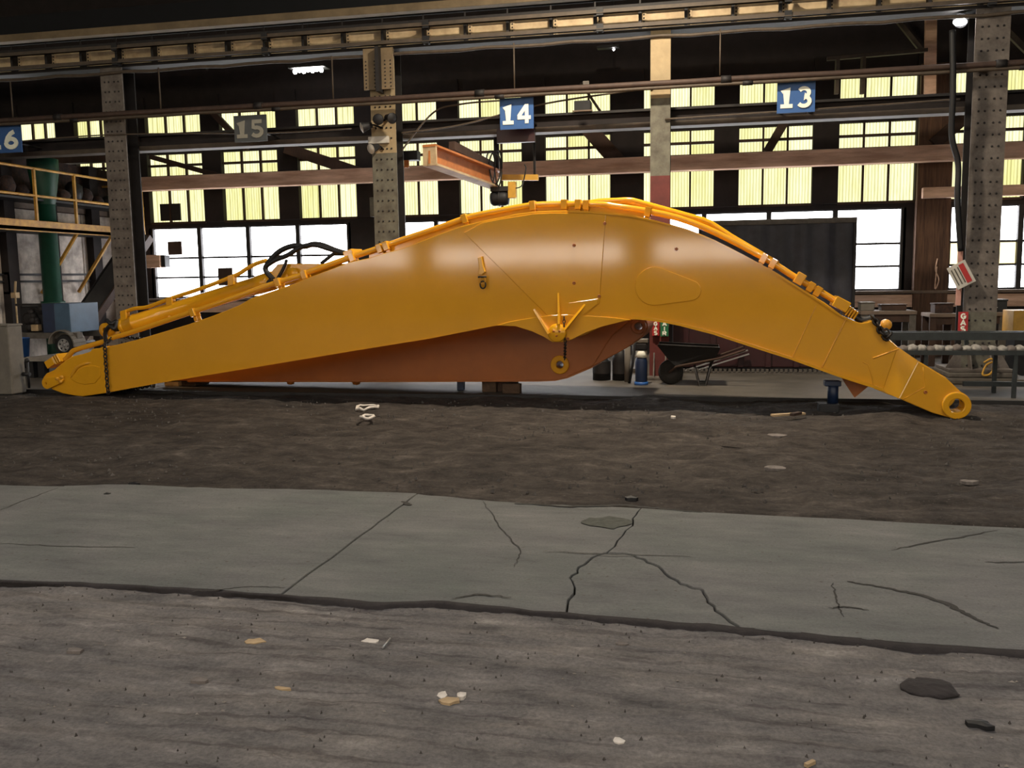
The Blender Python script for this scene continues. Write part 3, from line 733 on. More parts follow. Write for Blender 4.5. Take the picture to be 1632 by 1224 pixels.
flood(604,190,(.1,-.9,-.2),'central dark floodlight on the column left of the middle sign')
flood(622,188,(.7,-.6,-.2),'right small floodlight on the column left of the middle sign')
flood(595,236,(-.4,-.8,-.3),'lowest floodlight below the pale band on the column')
tag(obj('junction_box', MB().box((cX[1]-.52,YG+.5,atY(590,330,YG+.5).z-.16),(cX[1]-.3,YG+.6,atY(590,330,YG+.5).z+.16)), M['col_green'], bevel=.01), 'grey-green electrical box left of the lamp-hung column', 'box')
tag(obj('conduit', MB().tube([(cX[1]-.41,YG+.55,.02),(cX[1]-.41,YG+.55,atY(590,330,YG+.5).z-.16)], .02, 8), M['dark_steel']), 'conduit below the grey-green electrical box', 'conduit')

# ------------------------------------------------------------------ number signs
def strokes(mb, pts, wd, O, ux, uz, nrm, th=.012):
    """thick flat pen stroke along 2-D points"""
    P = [Vector((p[0], p[1])) for p in pts]; n = len(P); Lp = []; Rp = []
    for i in range(n):
        t = (P[min(i+1, n-1)]-P[max(i-1, 0)]).normalized(); q = Vector((-t.y, t.x))
        if 0 < i < n-1:
            a = (P[i]-P[i-1]).normalized(); c = max(.5, q.dot(Vector((-a.y, a.x)))); q = q/c
        Lp.append(P[i]+q*wd/2); Rp.append(P[i]-q*wd/2)
    W = lambda p: O+ux*p.x+uz*p.y
    for i in range(n-1):
        mb.prism([W(Lp[i]), W(Lp[i+1]), W(Rp[i+1]), W(Rp[i])], nrm*(th+.0006*(len(mb.v)//8)))
    return mb
def arcp(cx, cy, rx, ry, a0, a1, n=10): return [(cx+rx*math.cos(math.radians(a0+(a1-a0)*i/n)), cy+ry*math.sin(math.radians(a0+(a1-a0)*i/n))) for i in range(n+1)]
GLY = {
 '1': [[(.18,.78),(.5,.95),(.5,.0)], [(.1,.07),(.9,.07)]],
 '3': [arcp(.45,.72,.33,.22,150,-80)+arcp(.45,.28,.38,.24,85,-150)],
 '4': [[(.70,0),(.70,.98)], [(.68,.92),(.10,.36)], [(.02,.30),(1.0,.30)]],
 '5': [[(.85,.93),(.2,.93),(.2,.55)]+arcp(.45,.31,.38,.26,110,-150)],
 '6': [[(.74,.96),(.48,.84),(.26,.62),(.14,.36)], arcp(.5,.29,.36,.25,180,-185,18)],
 'G': [arcp(.5,.5,.42,.45,45,315,14)+[(.85,.45),(.5,.45)]],
 'A': [[(.05,0),(.5,1),(.95,0)], [(.2,.33),(.8,.33)]],
 'S': [arcp(.5,.74,.36,.24,40,270,10)+arcp(.5,.26,.38,.26,90,-140,10)],
 'I': [[(.5,0),(.5,1)]],
 'R': [[(.15,0),(.15,.97),(.55,.97)]+arcp(.55,.72,.3,.25,90,-90,8)+[(.15,.47)], [(.5,.47),(.9,0)]],
}
def sign(text, px, Y, bm_, lm_, label, top, bot, left, right):
    P0, P1 = atY(left, bot, Y), atY(right, top, Y)
    W_, H_ = P1.x-P0.x, P1.z-P0.z
    c = V((P0.x+P1.x)/2, Y, P0.z)
    t = thing('number_sign', label, 'sign', c, 'hanging bay number signs')
    obj('board', MB().box((c.x-W_/2,Y,P0.z),(c.x+W_/2,Y+.02,P0.z+H_)), M[bm_], t, bevel=.004)
    obj('hanger', MB().box((c.x-W_*.4,Y+.02,P0.z+H_*.3),(c.x-W_*.34,Y+.62,P0.z+H_*.36)).box((c.x+W_*.34,Y+.02,P0.z+H_*.3),(c.x+W_*.4,Y+.62,P0.z+H_*.36)), M['dark_steel'], t)
    gw, gh = W_*.40, H_*.62
    for i, ch in enumerate(text):
        O = V(c.x-W_*.45+i*W_*.47, Y-.002, P0.z+H_*.17)
        for st in GLY[ch]: pass
        mb = MB()
        for st in GLY[ch]: strokes(mb, [(p[0]*gw, p[1]*gh) for p in st], W_*.105, O, V(1,0,0), V(0,0,1), V(0,-1,0), .008)
        obj('digit', mb, M[lm_], t)
YS = 14.0-.28
sign('14', 823, YS, 'sign_blue', 'letter', 'bright blue hanging sign reading 14', 154, 207, 797, 850)
sign('13', 1268, YS, 'sign_blue', 'letter', 'blue hanging sign reading 13', 127, 181, 1238, 1300)
sign('15', 398, YS, 'sign_grey', 'letter_dim', 'dull grey hanging sign reading 15', 182, 227, 374, 424)
sign('16', 5, YS, 'sign_blue', 'letter', 'blue hanging sign reading 16 cut by the left edge', 199, 245, -20, 32)
p = atY(823,207,YG+.2); tag(obj('sign_backing', MB().box((p.x-.30,YG+.12,atY(823,228,YG+.2).z),(p.x+.30,YG+.2,atY(823,205,YG+.2).z)), M['maroon']), 'dark maroon plate under the middle number sign', 'plate')

a, b = atY(914,187,YH-.2), atY(940,171,YH-.2)
t = thing('control_box', 'black control box sitting on the lower girder right of the middle sign', 'box', ((a.x+b.x)/2, YH, z2a))
obj('body', MB().box((a.x,YH-.12,z2a),(b.x,YH+.1,z2a+.17)), M['black_steel'], t, bevel=.01); obj('lip', MB().box((a.x-.02,YH-.16,z2a),(b.x+.03,YH-.12,z2a+.02)), M['sill'], t)
a, b = atY(929,141,YP+.08), atY(939,129,YP+.08)
tag(obj('pipe_bracket', MB().box((a.x,YP+.06,a.z-.06),(b.x,YP+.1,b.z)), M['grille'], bevel=.005), 'small grey bracket plate rising above the pipes right of the middle sign', 'bracket')
a, b = atY(642,256,YG+.6), atY(666,240,YG+.6)
t = thing('switch_box', 'dark switch box between the lamp-hung column and the jib beam', 'box', ((a.x+b.x)/2, YG+.6, a.z))
obj('body', MB().box((a.x,YG+.55,a.z),(b.x,YG+.75,b.z)), M['black_steel'], t, bevel=.01); obj('arm', MB().box((cX[1],YG+.6,a.z+.05),(a.x,YG+.66,a.z+.11)).box((cX[1]-.02,YG+.17,a.z+.05),(cX[1]+.04,YG+.66,a.z+.11)), M['dark_steel'], t)
obj('orange_plate', MB().box((a.x+.03,YG+.56,a.z-.12),(a.x+.11,YG+.6,a.z)), M['jib_orange'], t)

# ------------------------------------------------------------------ lamps
def strip_lamp(px, py, Y, n, label):
    c = atY(px, py, Y); t = thing('high_bay_lamp', label, 'lamp', c)
    obj('housing', MB().box((c.x-.36,Y-.1,c.z+.05),(c.x+.36,Y+.2,c.z+.1)), M['black_steel'], t)
    obj('cord', MB().cyl((c.x,Y+.05,c.z+.1),(c.x,Y+.05,ZC), .01, 6), M['black_steel'], t)
    for i in range(n):
        x = c.x-.26+.52*i/(n-1); obj('led', MB().ball((x,Y,c.z+.02*(i % 2)), .042, 8, 5), M['lamp_white'], t)
strip_lamp(491, 113, 16.3, 7, 'lit cluster of white lamps hanging in the dark above the windows')
c = atY(978,79,17.0); t = thing('high_bay_lamp', 'tiny distant lamp glinting left of the tan column', 'lamp', c)
obj('housing', MB().box((c.x-.3,16.95,c.z+.03),(c.x+.1,17.1,c.z+.07)), M['black_steel'], t); obj('led', MB().ball(c, .02, 8, 5), M['lamp_white'], t); obj('cord', MB().cyl((c.x,17.02,c.z+.07),(c.x,17.02,ZC), .01, 6), M['black_steel'], t)
c = atY(1530,35,13.9); t = thing('wall_lamp', 'lit lamp head on the post at the upper right corner', 'lamp', c)
obj('housing', MB().lathe(c+V(.03,.05,.04), (-.5,-.75,-.45), [(.001,-.1),(.06,-.09),(.1,.02),(.1,.04)], 14), M['black_steel'], t)
obj('lens', MB().ball(c, .075, 12, 8, (1.2,.6,.7)), M['lamp_white'], t)
# ceiling lamps in front, above the frame: real luminaires lighting the floor
def bay_lamp(x, y, z, watt, col, label, warm=False, size=.6):
    t = thing('ceiling_lamp', label, 'lamp', (x,y,z), 'ceiling lamps of the hall')
    obj('shade', MB().lathe((x,y,z), (0,0,1), [(.34,0),(.3,.12),(.12,.3),(.1,.42),(.001,.43)], 18), M['dark_steel'], t)
    obj('bulb', MB().ball((x,y,z+.06), .12, 12, 8), M['lamp_warm' if warm else 'lamp_white'], t)
    obj('cord', MB().cyl((x,y,z+.42),(x,y,ZC), .012, 6), M['black_steel'], t)
    ld = bpy.data.lights.new('lamp_light', 'AREA'); ld.shape = 'DISK'; ld.size = size; ld.energy = watt; ld.color = col
    lo = bpy.data.objects.new('lamp_light', ld); C.objects.link(lo); lo.parent = t; lo.location = (0,0,-.04)
n_ = 0
for r_, yy in enumerate((-9, -2.5, 3.5)):
    for c_, xx in enumerate((-13, -4.5, 4, 12)):
        if r_ == 2 and c_ in (0, 3): continue
        bay_lamp(xx, yy, 8.2, W_LAMP, (1,.97,.94), 'ceiling lamp above the aisle, %s row from the camera wall, %s from the left' % (('first','second','third')[r_], ('first','second','third','fourth')[c_]))
bay_lamp(-1.0, 10.6, 7.0, W_WARM, (1,.86,.66), 'warm ceiling lamp hanging close to the runway girder', True, .4)

# upper right roof steel behind
def truss(p, q, w, label, Y=16.8, m='rail_paint'): tag(obj('truss_member', MB().bar(atY(*p, Y), atY(*q, Y), .08, w, up=(0,-.001,1)), M[m]), label, 'truss')
truss((1484,-20),(1482,150), .18, 'upright roof post at upper right', m='timber')
truss((1400,-5),(1470,82), .07, 'diagonal roof truss bar left of the upper right post')
truss((1318,94),(1478,80), .06, 'thin level truss bar at upper right')
truss((1600,45),(1640,85), .09, 'short diagonal truss bar at the upper right corner')
truss((1335,92),(1333,150), .06, 'short upright above the window beside the rightmost sign')
truss((1376,90),(1374,150), .06, 'second short upright above the window beside the rightmost sign')
truss((100,20),(330,110), .05, 'faint dark truss bar at upper left', m='dark_steel')
# dark conduit by right column
tag(obj('conduit', MB().tube(smooth_pts([atY(1518,48,YG-.5),atY(1519,140,YG-.5),atY(1517,215,YG-.45),atY(1527,262,YG-.4),atY(1526,320,YG-.4),atY(1531,400,YG-.3)], 8), .04, 10), M['black_steel']), 'thick black conduit hanging left of the riveted right column', 'conduit')

# ------------------------------------------------------------------ left: partition, catwalk, duct, trailer
XP = atY(183, 350, YW).x
pt = setting('wall_partition', (XP, 15, 0), 'whitish panelled partition at far left under the catwalk')
zP = 4.0
for i in range(8):
    y0 = 9.3+i*1.08
    obj('panel', MB().box((XP-.1,y0+.012,.0),(XP,min(y0+1.07, YW-.01),3.0)), M['white_wall'], pt, bevel=.01)
for y0 in (13.4, 14.55, 15.7, 17.0):
    obj('post', MB().box((XP,y0,.0),(XP+.16,y0+.26,zP)), M['wall_dark'], pt)
obj('rail', MB().box((XP,9,1.62),(XP+.05,YW,1.66)).box((XP,9,1.75),(XP+.05,YW,1.79)), M['dark_steel'], pt)
obj('upper_boarding', MB().box((XP-.1,9,3.0),(XP-.02,YW-.01,zP)), M['junk'], pt)
obj('cream_band', MB().box((XP-.02,9,3.02),(XP+.03,YW-.3,3.17)), M['sill'], pt)
obj('shelf', MB().box((XP+.03,12.6,3.12),(XP+.6,YW-.3,3.16)), M['dark_steel'], pt)
ORD = ['first','second','third','fourth','fifth','sixth','seventh','eighth','ninth','tenth','eleventh','twelfth','thirteenth','fourteenth','fifteenth']
for i in range(13):
    if i == 6: continue
    y = 13.0+i*.36; s = .13+.05*random.random(); k = .8+.5*random.random()
    mb = MB().ball((XP+.34,y,3.16+s*k), s, 10, 6, (.9,1,k))
    mb.v = [tuple(Vector(v)+Vector((1,1,.5))*.03*noise.noise(Vector(v)*9)) for v in mb.v]
    o = obj('stored_bundle', mb, M['junk' if i % 3 else 'black_steel'], loc=(XP+.34, y, 3.16)); tag(o, 'dark bundle on the shelf above the catwalk, %s from the left' % ORD[i-(i > 6)], 'bundle', 'bundles stored above the catwalk')
XC = XP+.95
zcw = 2.66
cw = thing('catwalk', 'yellow steel catwalk with handrail along the left partition', 'catwalk', (XC, 14.5, zcw-.12))
obj('deck', MB().box((XP,9,zcw-.12),(XC,YW-.35,zcw-.06)), M['dark_steel'], cw)
obj('edge_beam', MB().box((XC-.05,9,zcw-.14),(XC,YW-.35,zcw+.06)), M['cat_yellow'], cw, bevel=.006)
for z in (zcw+.5, zcw+.98): obj('handrail', MB().cyl((XC-.03,9,z),(XC-.03,YW-.35,z), .024, 8), M['cat_yellow'], cw)
for i in range(7):
    y = 11.2+1.07*i+.02
    obj('rail_post', MB().box((XC-.05,y-.022,zcw),(XC-.005,y+.022,zcw+.98)), M['cat_yellow'], cw)
    if i % 2 == 0 or i > 4:
        obj('knee_brace', MB().bar((XC-.04,y,zcw-.12),(XP+.05,y-.0,zcw-1.25), .05, .05), M['cat_yellow'], cw)
obj('end_rail', MB().box((XP,YW-.38,zcw+.96),(XC,YW-.34,zcw+1.0)).box((XP,YW-.38,zcw+.48),(XC,YW-.34,zcw+.52)).box((XP,YW-.38,zcw-.12),(XC,YW-.34,zcw+.02)), M['cat_yellow'], cw)
# green duct
YD = 15.2
gx = atY(80, 420, YD)
gd = thing('duct', 'tall green duct with a flared upper end at far left', 'duct', (gx.x, YD, .02))
ztop = atY(80, 262, YD).z
obj('pipe', MB().lathe((gx.x,YD,0), (0,0,1), [(.165,.02),(.165,ztop-.75),(.19,ztop-.74)], 24), M['green_duct'], gd)
obj('flared_hood', MB().lathe((gx.x,YD,0), (0,0,1), [(.165,ztop-.75),(.21,ztop-.5),(.27,ztop-.1),(.27,ztop+.1),(.001,ztop+.12)], 24), M['green_duct'], gd)
obj('collar', MB().lathe((gx.x,YD,0), (0,0,1), [(.165,1.2),(.215,1.2),(.215,1.26),(.165,1.26)], 24), M['green_duct'], gd)
# steel chute / leaning beam
a, b = atY(132,515,15.9), atY(228,372,16.9)
ch = thing('steel_channel', 'dark brown steel channel leaning diagonally behind the leftmost column', 'beam', (a.x, a.y, .02))
dd = (b-a).normalized()
a = a-dd*.35
upv = dd.cross(Vector((0,1,0))).cross(dd)
obj('web', MB().bar(a, b, .04, .40, up=(-.3,.0,1)), M['dark_steel'], ch)
sd = Vector((dd.z, 0, -dd.x)).normalized()
obj('flange', MB().bar(a+sd*.2, b+sd*.2, .22, .03, up=sd), M['pipe_rust'], ch); obj('flange', MB().bar(a-sd*.2, b-sd*.2, .22, .03, up=sd), M['dark_steel'], ch)
# grey steel box at left edge
p0, p1 = fl(-40, 633), fl(17, 633)
yb = fl(17, 632).y
o = thing('steel_cabinet', 'plain grey steel box cut by the left edge', 'box', (fl(0,632).x, yb+.3, 0))
xr = atY(18,600,yb).x; zt = atY(10,520,yb).z
obj('body', MB().box((xr-1.2,yb,.03),(xr,yb+.28,zt)), M['grey_box'], o, bevel=.015)
obj('lid', MB().box((xr-1.21,yb-.01,zt),(xr+.01,yb+.29,zt+.025)), M['grey_box'], o, bevel=.006)
obj('skid', MB().box((xr-1.1,yb+.03,-.02),(xr-.7,yb+.25,.05)).box((xr-.35,yb+.03,-.02),(xr-.05,yb+.25,.05)), M['black_steel'], o)
tag(obj('valve', MB().cyl(V(xr+.02,yb+.2,.30), V(xr+.14,yb+.2,.30), .03, 8).cyl(V(xr+.11,yb+.2,.1), V(xr+.11,yb+.2,.5), .018, 8).ball((xr+.11,yb+.2,.5), .035), M['black_steel']), 'small dark valve on the right side of the grey box', 'valve')
# sloping deck and trailer-mounted machine
yd_ = 12.35; z0d = atY(50,603,yd_).z; y1d = 13.2; zd = .36
xd0, xd1 = xr+.05, atY(110,603,yd_).x+.35
dk = thing('steel_deck', 'low grey steel ramp deck behind the boom nose', 'platform', ((xd0+xd1)/2, 13.5, .015))
obj('ramp_plate', MB().add([(xd0,yd_,z0d),(xd1,yd_,z0d),(xd1,y1d,zd),(xd0,y1d,zd),(xd0,yd_,z0d-.06),(xd1,yd_,z0d-.06),(xd1,y1d,zd-.06),(xd0,y1d,zd-.06)], [(0,1,2,3),(7,6,5,4),(0,4,5,1),(1,5,6,2),(2,6,7,3),(3,7,4,0)]), M['deck'], dk)
obj('top_plate', MB().box((xd0-1.6,y1d,zd-.06),(-10.0,14.85,zd)), M['deck'], dk)
for xx in (xd0-1.3, -11.0, -10.1):
    for yy in (y1d+.1, 14.7): obj('foot', MB().box((xx-.06,yy-.06,.014),(xx+.06,yy+.06,zd-.06)), M['black_steel'], dk)
tag(obj('plank', MB().bar(V(xd0+.05,13.27,zd+.025), V(xd0+.6,13.36,zd+.025), .12, .05), M['pale_wood']), 'pale plank lying on the grey ramp deck', 'plank')
Yt = 13.7
wc = atY(107, 546, Yt); rw = 19*Yt/FPX
wc.z = zd+rw
tr = thing('compressor_trailer', 'blue trailer-mounted compressor with an open engine side and a spoked wheel', 'trailer', (wc.x-.3, Yt+.3, zd))
obj('tyre', MB().lathe(wc, (0,-1,0), [(rw*.62,.1),(rw*.9,.1),(rw,.06),(rw,-.06),(rw*.9,-.1),(rw*.62,-.1)], 28), M['tyre'], tr)
wh = obj('wheel', MB().lathe(wc, (0,-1,0), [(rw*.62,.1),(rw*.55,.06),(rw*.5,.02),(.001,.02)], 24), M['black_steel'], tr)
for i in range(6):
    g = i*math.pi/3+.3; obj('spoke', MB().bar(wc+V(0,-.07,0), wc+V(math.cos(g)*rw*.6,-.07,math.sin(g)*rw*.6), .05, .03, up=(0,1,0)), M['alloy'], wh)
obj('hub', MB().lathe(wc+V(0,-.06,0), (0,-1,0), [(.04,0),(.035,.03),(.001,.035)], 12), M['alloy'], wh)
obj('rim', MB().tube([wc+V(math.cos(g)*rw*.6,-.08,math.sin(g)*rw*.6) for g in [2*math.pi*i/24 for i in range(24)]], .018, 6, closed=True), M['alloy'], wh)
fa = [wc+V(math.cos(math.radians(g))*rw*1.3,0,math.sin(math.radians(g))*rw*1.35) for g in range(-5,190,15)]
fm = MB()
for i in range(len(fa)-1): fm.prism([fa[i]+V(0,-.16,0), fa[i+1]+V(0,-.16,0), fa[i+1]+V(0,.16,0), fa[i]+V(0,.16,0)], (fa[i]-wc).normalized()*.02)
obj('mudguard', fm, M['grey_box'], tr)
bl, br = atY(69,484,Yt), atY(117,530,Yt)
obj('radiator_cowl', MB().box((bl.x,Yt-.05,br.z),(bl.x+(br.x-bl.x)*.45,Yt+.7,bl.z)), M['blue_dark'], tr, bevel=.01)
obj('side_panel', MB().box((bl.x+(br.x-bl.x)*.45,Yt-.06,br.z),(br.x,Yt+.7,bl.z)), M['blue_paint'], tr, bevel=.01)
el_, er_ = atY(24,484,Yt), atY(69,532,Yt)
em = MB().box((el_.x,Yt+.1,er_.z),(er_.x,Yt+.6,el_.z-.05))
obj('engine', em, M['black_steel'], tr, bevel=.02)
eb = MB()
for i in range(9):
    eb.ball((el_.x+.1+random.random()*(er_.x-el_.x-.15),Yt+.08,er_.z+.08+random.random()*.35), .05+.04*random.random(), 8, 5)
obj('engine_fittings', eb, M['dark_steel'], tr)
obj('engine_pulley', MB().lathe((el_.x+.2,Yt+.08,er_.z+.26), (0,-1,0), [(.11,0),(.11,.05),(.06,.06),(.001,.06)], 16), M['dark_steel'], tr)
p = atY(56,522,Yt); obj('battery', MB().box((p.x-.06,Yt-.03,p.z-.06),(p.x+.07,Yt+.08,p.z+.05)), M['pale_wood'], tr, bevel=.006)
obj('chassis', MB().box((el_.x-.1,Yt-.04,br.z-.1),(br.x+.1,Yt+.1,br.z)).box((el_.x-.1,Yt+.6,br.z-.1),(br.x+.1,Yt+.74,br.z)), M['grille'], tr)
obj('axle', MB().cyl(wc, wc+V(0,.7,0), .04, 10), M['black_steel'], tr)
obj('top_frame', MB().box((el_.x,Yt+.0,el_.z-.04),(bl.x,Yt+.04,el_.z)), M['dark_steel'], tr)
obj('support_leg', MB().box((el_.x-.02,Yt+.1,zd),(el_.x+.06,Yt+.18,br.z-.1)), M['dark_steel'], tr)
p = atY(36, 575, 13.45)
tag(obj('bucket', MB().lathe((p.x,13.42,zd), (0,0,1), [(.001,0),(.13,0),(.16,.32),(.165,.32),(.15,.31),(.12,.03),(.001,.03)], 18), M['blue_bright']), 'small blue bucket below the trailer engine', 'bucket')
p = atY(20,460,14.6)
tag(obj('notice_frame', MB().box((p.x-.25,14.55,p.z-.1),(p.x-.21,14.6,p.z+.3)).box((p.x-.04,14.55,p.z-.1),(p.x,14.6,p.z+.3)).box((p.x-.25,14.55,p.z+.26),(p.x,14.6,p.z+.3)).box((p.x-.25,14.55,p.z-.1),(p.x,14.6,p.z-.06)).box((p.x-.02,14.56,0.02),(p.x,14.59,p.z-.1)), M['black_steel']), 'black frame on a post at the left edge', 'frame')
p = atY(17,468,14.3)
tag(obj('lamp_box', MB().box((p.x,14.3,p.z-.08),(p.x+.1,14.4,p.z+.02)).cyl((p.x+.05,14.35,0.02),(p.x+.05,14.35,p.z-.08), .015, 8).cyl((p.x+.05,14.35,p.z+.02),(p.x+.08,14.35,p.z+.22), .02, 8), M['pale_wood']), 'small cream box on a thin stand at the left edge', 'box')

# ------------------------------------------------------------------ the boom
A, B = fl(130, 632), fl(1520, 666)
fr = Frame(A, B-A)
bw = .90
UZ = lambda pts, d=0: [fr.uz(x, y, d) for x, y in pts]
H = lambda x, y, d=0: fr.hit(x, y, d)
def ribbon(pts, th, d0, d1, side=1):
    P = [Vector(p) for p in pts]; n = len(P); Q = []
    for i in range(n):
        t = (P[min(i+1, n-1)]-P[max(i-1, 0)]).normalized(); Q.append(P[i]+Vector((-t.y, t.x))*th*side)
    mb = MB(); vs = []
    for i in range(n): vs += [fr.w(P[i].x, d0, P[i].y), fr.w(P[i].x, d1, P[i].y), fr.w(Q[i].x, d1, Q[i].y), fr.w(Q[i].x, d0, Q[i].y)]
    fs = []
    for i in range(n-1):
        for k in range(4): fs.append((i*4+k, i*4+(k+1) % 4, (i+1)*4+(k+1) % 4, (i+1)*4+k))
    fs += [(3,2,1,0), tuple((n-1)*4+k for k in range(4))]
    mb.add(vs, fs); me = mb.mesh()
    bm = bmesh.new(); bm.from_mesh(me); bmesh.ops.recalc_face_normals(bm, faces=bm.faces); bm.to_mesh(me); bm.free()
    return me
boom = thing('excavator_boom', 'huge glossy orange-yellow excavator boom lying on the dirt', 'boom', fr.w(5.6, .45, 0))
top_px = [(166,555),(180,551),(200,546),(220,541),(260,529),(300,517),(340,503),(380,487),(401,475),(440,462),(469,452),(495,441),(530,428),(556,418),(589,411),(613,403),(638,397),(662,388),(687,378),(733,361),(769,352),(800,346),(822,341),(850,337.5),(877,336),(905,335.5),(935,336.5),(967,339),(985,340.5),(1005,343),(1027,347),(1048,352),(1069,357.5),(1095,365),(1119,374),(1140,383),(1160,393),(1185,406),(1209,420),(1235,433),(1260,449),(1289,467),(1314,482),(1341,502),(1357,510),(1368,514),(1375,515),(1384,513),(1390,511),(1395,518),(1400,526),(1417,540),(1431,553)]
bot_px = [(1407,623),(1389,617.5),(1335,600),(1262,573.5),(1193,551.5),(1137,533),(1085,519.5),(1061,514.5),(1029,510),(1008,509),(994,510),(975,509),(940,506),(910,505),(880,506),(850,509),(823,513),(800,517),(780,520.5),(686,539.5),(571,558),(400,586.5),(260,609.5),(169,626)]
obj('main_body', plate(fr, UZ(top_px)+UZ(bot_px), [], 0, bw, .008), M['orange'], boom)
obj('bottom_flange', ribbon(UZ([(1407,623),(1335,600),(1262,573.5),(1193,551.5),(1137,533),(1085,519.5),(1061,514.5),(1029,510),(1006,508.5)]), .03, -.028, bw+.03, -1), M['yellow'], boom)
obj('bottom_flange', ribbon(UZ([(800,517),(686,539.5),(571,558),(400,586.5),(260,609.5),(169,626)]), .008, -.006, bw+.01, -1), M['orange'], boom)
obj('top_flange', ribbon(UZ([(905,335.5),(935,336.5),(967,339),(1005,343),(1048,352),(1095,365),(1140,383),(1185,406),(1235,433),(1289,467),(1341,502),(1357,510)]), .022, -.022, bw+.02, -1), M['orange'], boom)
# foot: flared facet, then lugs with a pin hole
L2t, L2b, L3t, L3b = (1431,553), (1407,623), (1463,575), (1432,635)
FD = -.03
vs = [H(*L2t), H(*L2b), H(*L3b, FD), H(*L3t, FD)]
bk = []
for (px_, d_, e_) in ((L2t,0,bw),(L2b,0,bw),(L3b,FD,bw+.1),(L3t,FD,bw+.1)):
    u_, z_ = fr.uz(*px_, d_); bk.append(fr.w(u_, e_, z_))
obj('foot_flare', MB().add(vs+bk, [(0,1,2,3),(7,6,5,4),(0,4,5,1),(1,5,6,2),(2,6,7,3),(3,7,4,0)]), M['yellow'], boom)
hole_c = fr.uz(1524, 646, FD); pxm = (H(1525,646,FD)-H(1524,646,FD)).length
R_b = 24.5*pxm*.985; r_h = 12*pxm
lug = UZ([(1432,635),(1463,575),(1495,594),(1515,606)], FD)
a0 = math.degrees(math.atan2(lug[3][1]-hole_c[1], lug[3][0]-hole_c[0]))
endp = UZ([(1487,658.5)], FD)[0]
a1 = math.degrees(math.atan2(endp[1]-hole_c[1], endp[0]-hole_c[0])) % 360
out = lug[:3]+[(lug[2][0]*.4+lug[3][0]*.6, lug[2][1]*.4+lug[3][1]*.6)]+arc(hole_c, R_b, 72, -108, 20)+[endp]+UZ([(1462,648)], FD)
obj('foot_lug', plate(fr, out, [circ(hole_c, r_h, 28)], FD, FD+.24, .012), M['orange'], boom)
obj('foot_lug', plate(fr, out, [circ(hole_c, r_h, 28)], bw-.14, bw+.1, .012), M['orange'], boom)
core = UZ([(1432,635),(1463,575),(1492,592),(1478,655)], FD)
obj('foot_core', plate(fr, core, [], FD+.2, bw-.1, .005), M['orange'], boom)
obj('pin_boss', plate(fr, circ(hole_c, R_b*.98, 32), [circ(hole_c, r_h*1.0, 28)], FD-.035, FD+.01, .012), M['yellow'], boom)
obj('pin_boss', plate(fr, circ(hole_c, R_b*.98, 32), [circ(hole_c, r_h*1.0, 28)], bw+.09, bw+.135, .012), M['yellow'], boom)
def weld(pts, d=-.004, r=.009, nm='weld_bead', m='weld'):
    P = [H(x, y, d) for x, y in pts]; Q = []
    for a, b in zip(P[:-1], P[1:]):
        n = max(2, int((b-a).length/.05)); Q += [a.lerp(b, i/n)+V(0,0,.0015*random.uniform(-1,1)) for i in range(n)]
    Q.append(P[-1]); return obj(nm, MB().tube(Q, r, 6), M[m], boom)
weld([(1301,487),(1281,530),(1262,572)], r=.006); weld([(1348,509),(1330,545),(1309,588)], r=.010)
weld([(1432,556),(1410,564),(1391,571)], r=.009)
weld([(1375,577),(1383,581),(1388,596),(1393,618)], r=.005, m='orange'); weld([(1393,619),(1432,634)], r=.005, m='orange')
weld([(1440,636),(1474,617),(1471,585)], d=FD-.004, r=.005, m='orange')
# doubler plates on the bend
dp = UZ([(740,371),(769,355),(800,349),(850,341),(877,339.5),(935,340),(966,342.5),(963,380),(960,420),(957,460),(955.5,483),(935,500),(920,515),(905,531),(893,520),(880,509),(870,500),(800,430)])
obj('doubler_plate', plate(fr, dp, [], -.016, .004, .005), M['orange'], boom)
dp2 = UZ([(953,476),(908,482.5),(904,500),(901,520),(908,522),(922,508),(953,484)])
obj('doubler_plate', plate(fr, dp2, [], -.026, -.01, .004), M['orange'], boom)
t1, t2 = fr.uz(1043,456), fr.uz(1101,463); r1, r2 = 34.5*pxm*1.04, 18*pxm*1.04
def hull(c1_, r1_, c2_, r2_):
    dx, dz = c2_[0]-c1_[0], c2_[1]-c1_[1]; D = math.hypot(dx, dz); b = math.degrees(math.atan2(dz, dx)); g = math.degrees(math.acos((r1_-r2_)/D))
    return arc(c1_, r1_, b+g, b+360-g, 24)+arc(c2_, r2_, b-g, b+g, 14)
obj('access_plate', plate(fr, hull(t1, r1, t2, r2), [], -.018, .004, .006), M['orange'], boom)
# lower gusset carrying the cylinder pin
gus = UZ([(792,518.5),(823,520),(849,528),(868,537),(881,545),(897,545),(912,541),(934,530),(960,520.5),(994,512),(1006,509.5),(980,506),(940,503),(905,501),(880,502),(850,506),(815,512)])
obj('pin_gusset', plate(fr, gus, [], -.03, .05, .006), M['orange'], boom)
gus2 = [(u, z) for u, z in gus]; obj('pin_gusset', plate(fr, gus2, [], bw-.05, bw+.03, .006), M['orange'], boom)
pc = H(889, 530, -.03)
pb = obj('pin_cap', MB().lathe(pc, -fr.N, [(.11,-.02),(.11,.05),(.10,.065),(.001,.067)], 26), M['yellow'], boom)
obj('bolt', MB().lathe(pc+fr.U*-.035-fr.N*.065+V(0,0,.02), -fr.N, [(.014,0),(.014,.012),(.001,.013)], 6), M['orange_shaded'], pb)
obj('bolt', MB().lathe(pc+fr.U*.035-fr.N*.065+V(0,0,.02), -fr.N, [(.014,0),(.014,.012),(.001,.013)], 6), M['orange_shaded'], pb)
obj('bolt', MB().lathe(pc-fr.N*.065+V(0,0,-.035), -fr.N, [(.014,0),(.014,.012),(.001,.013)], 6), M['orange_shaded'], pb)
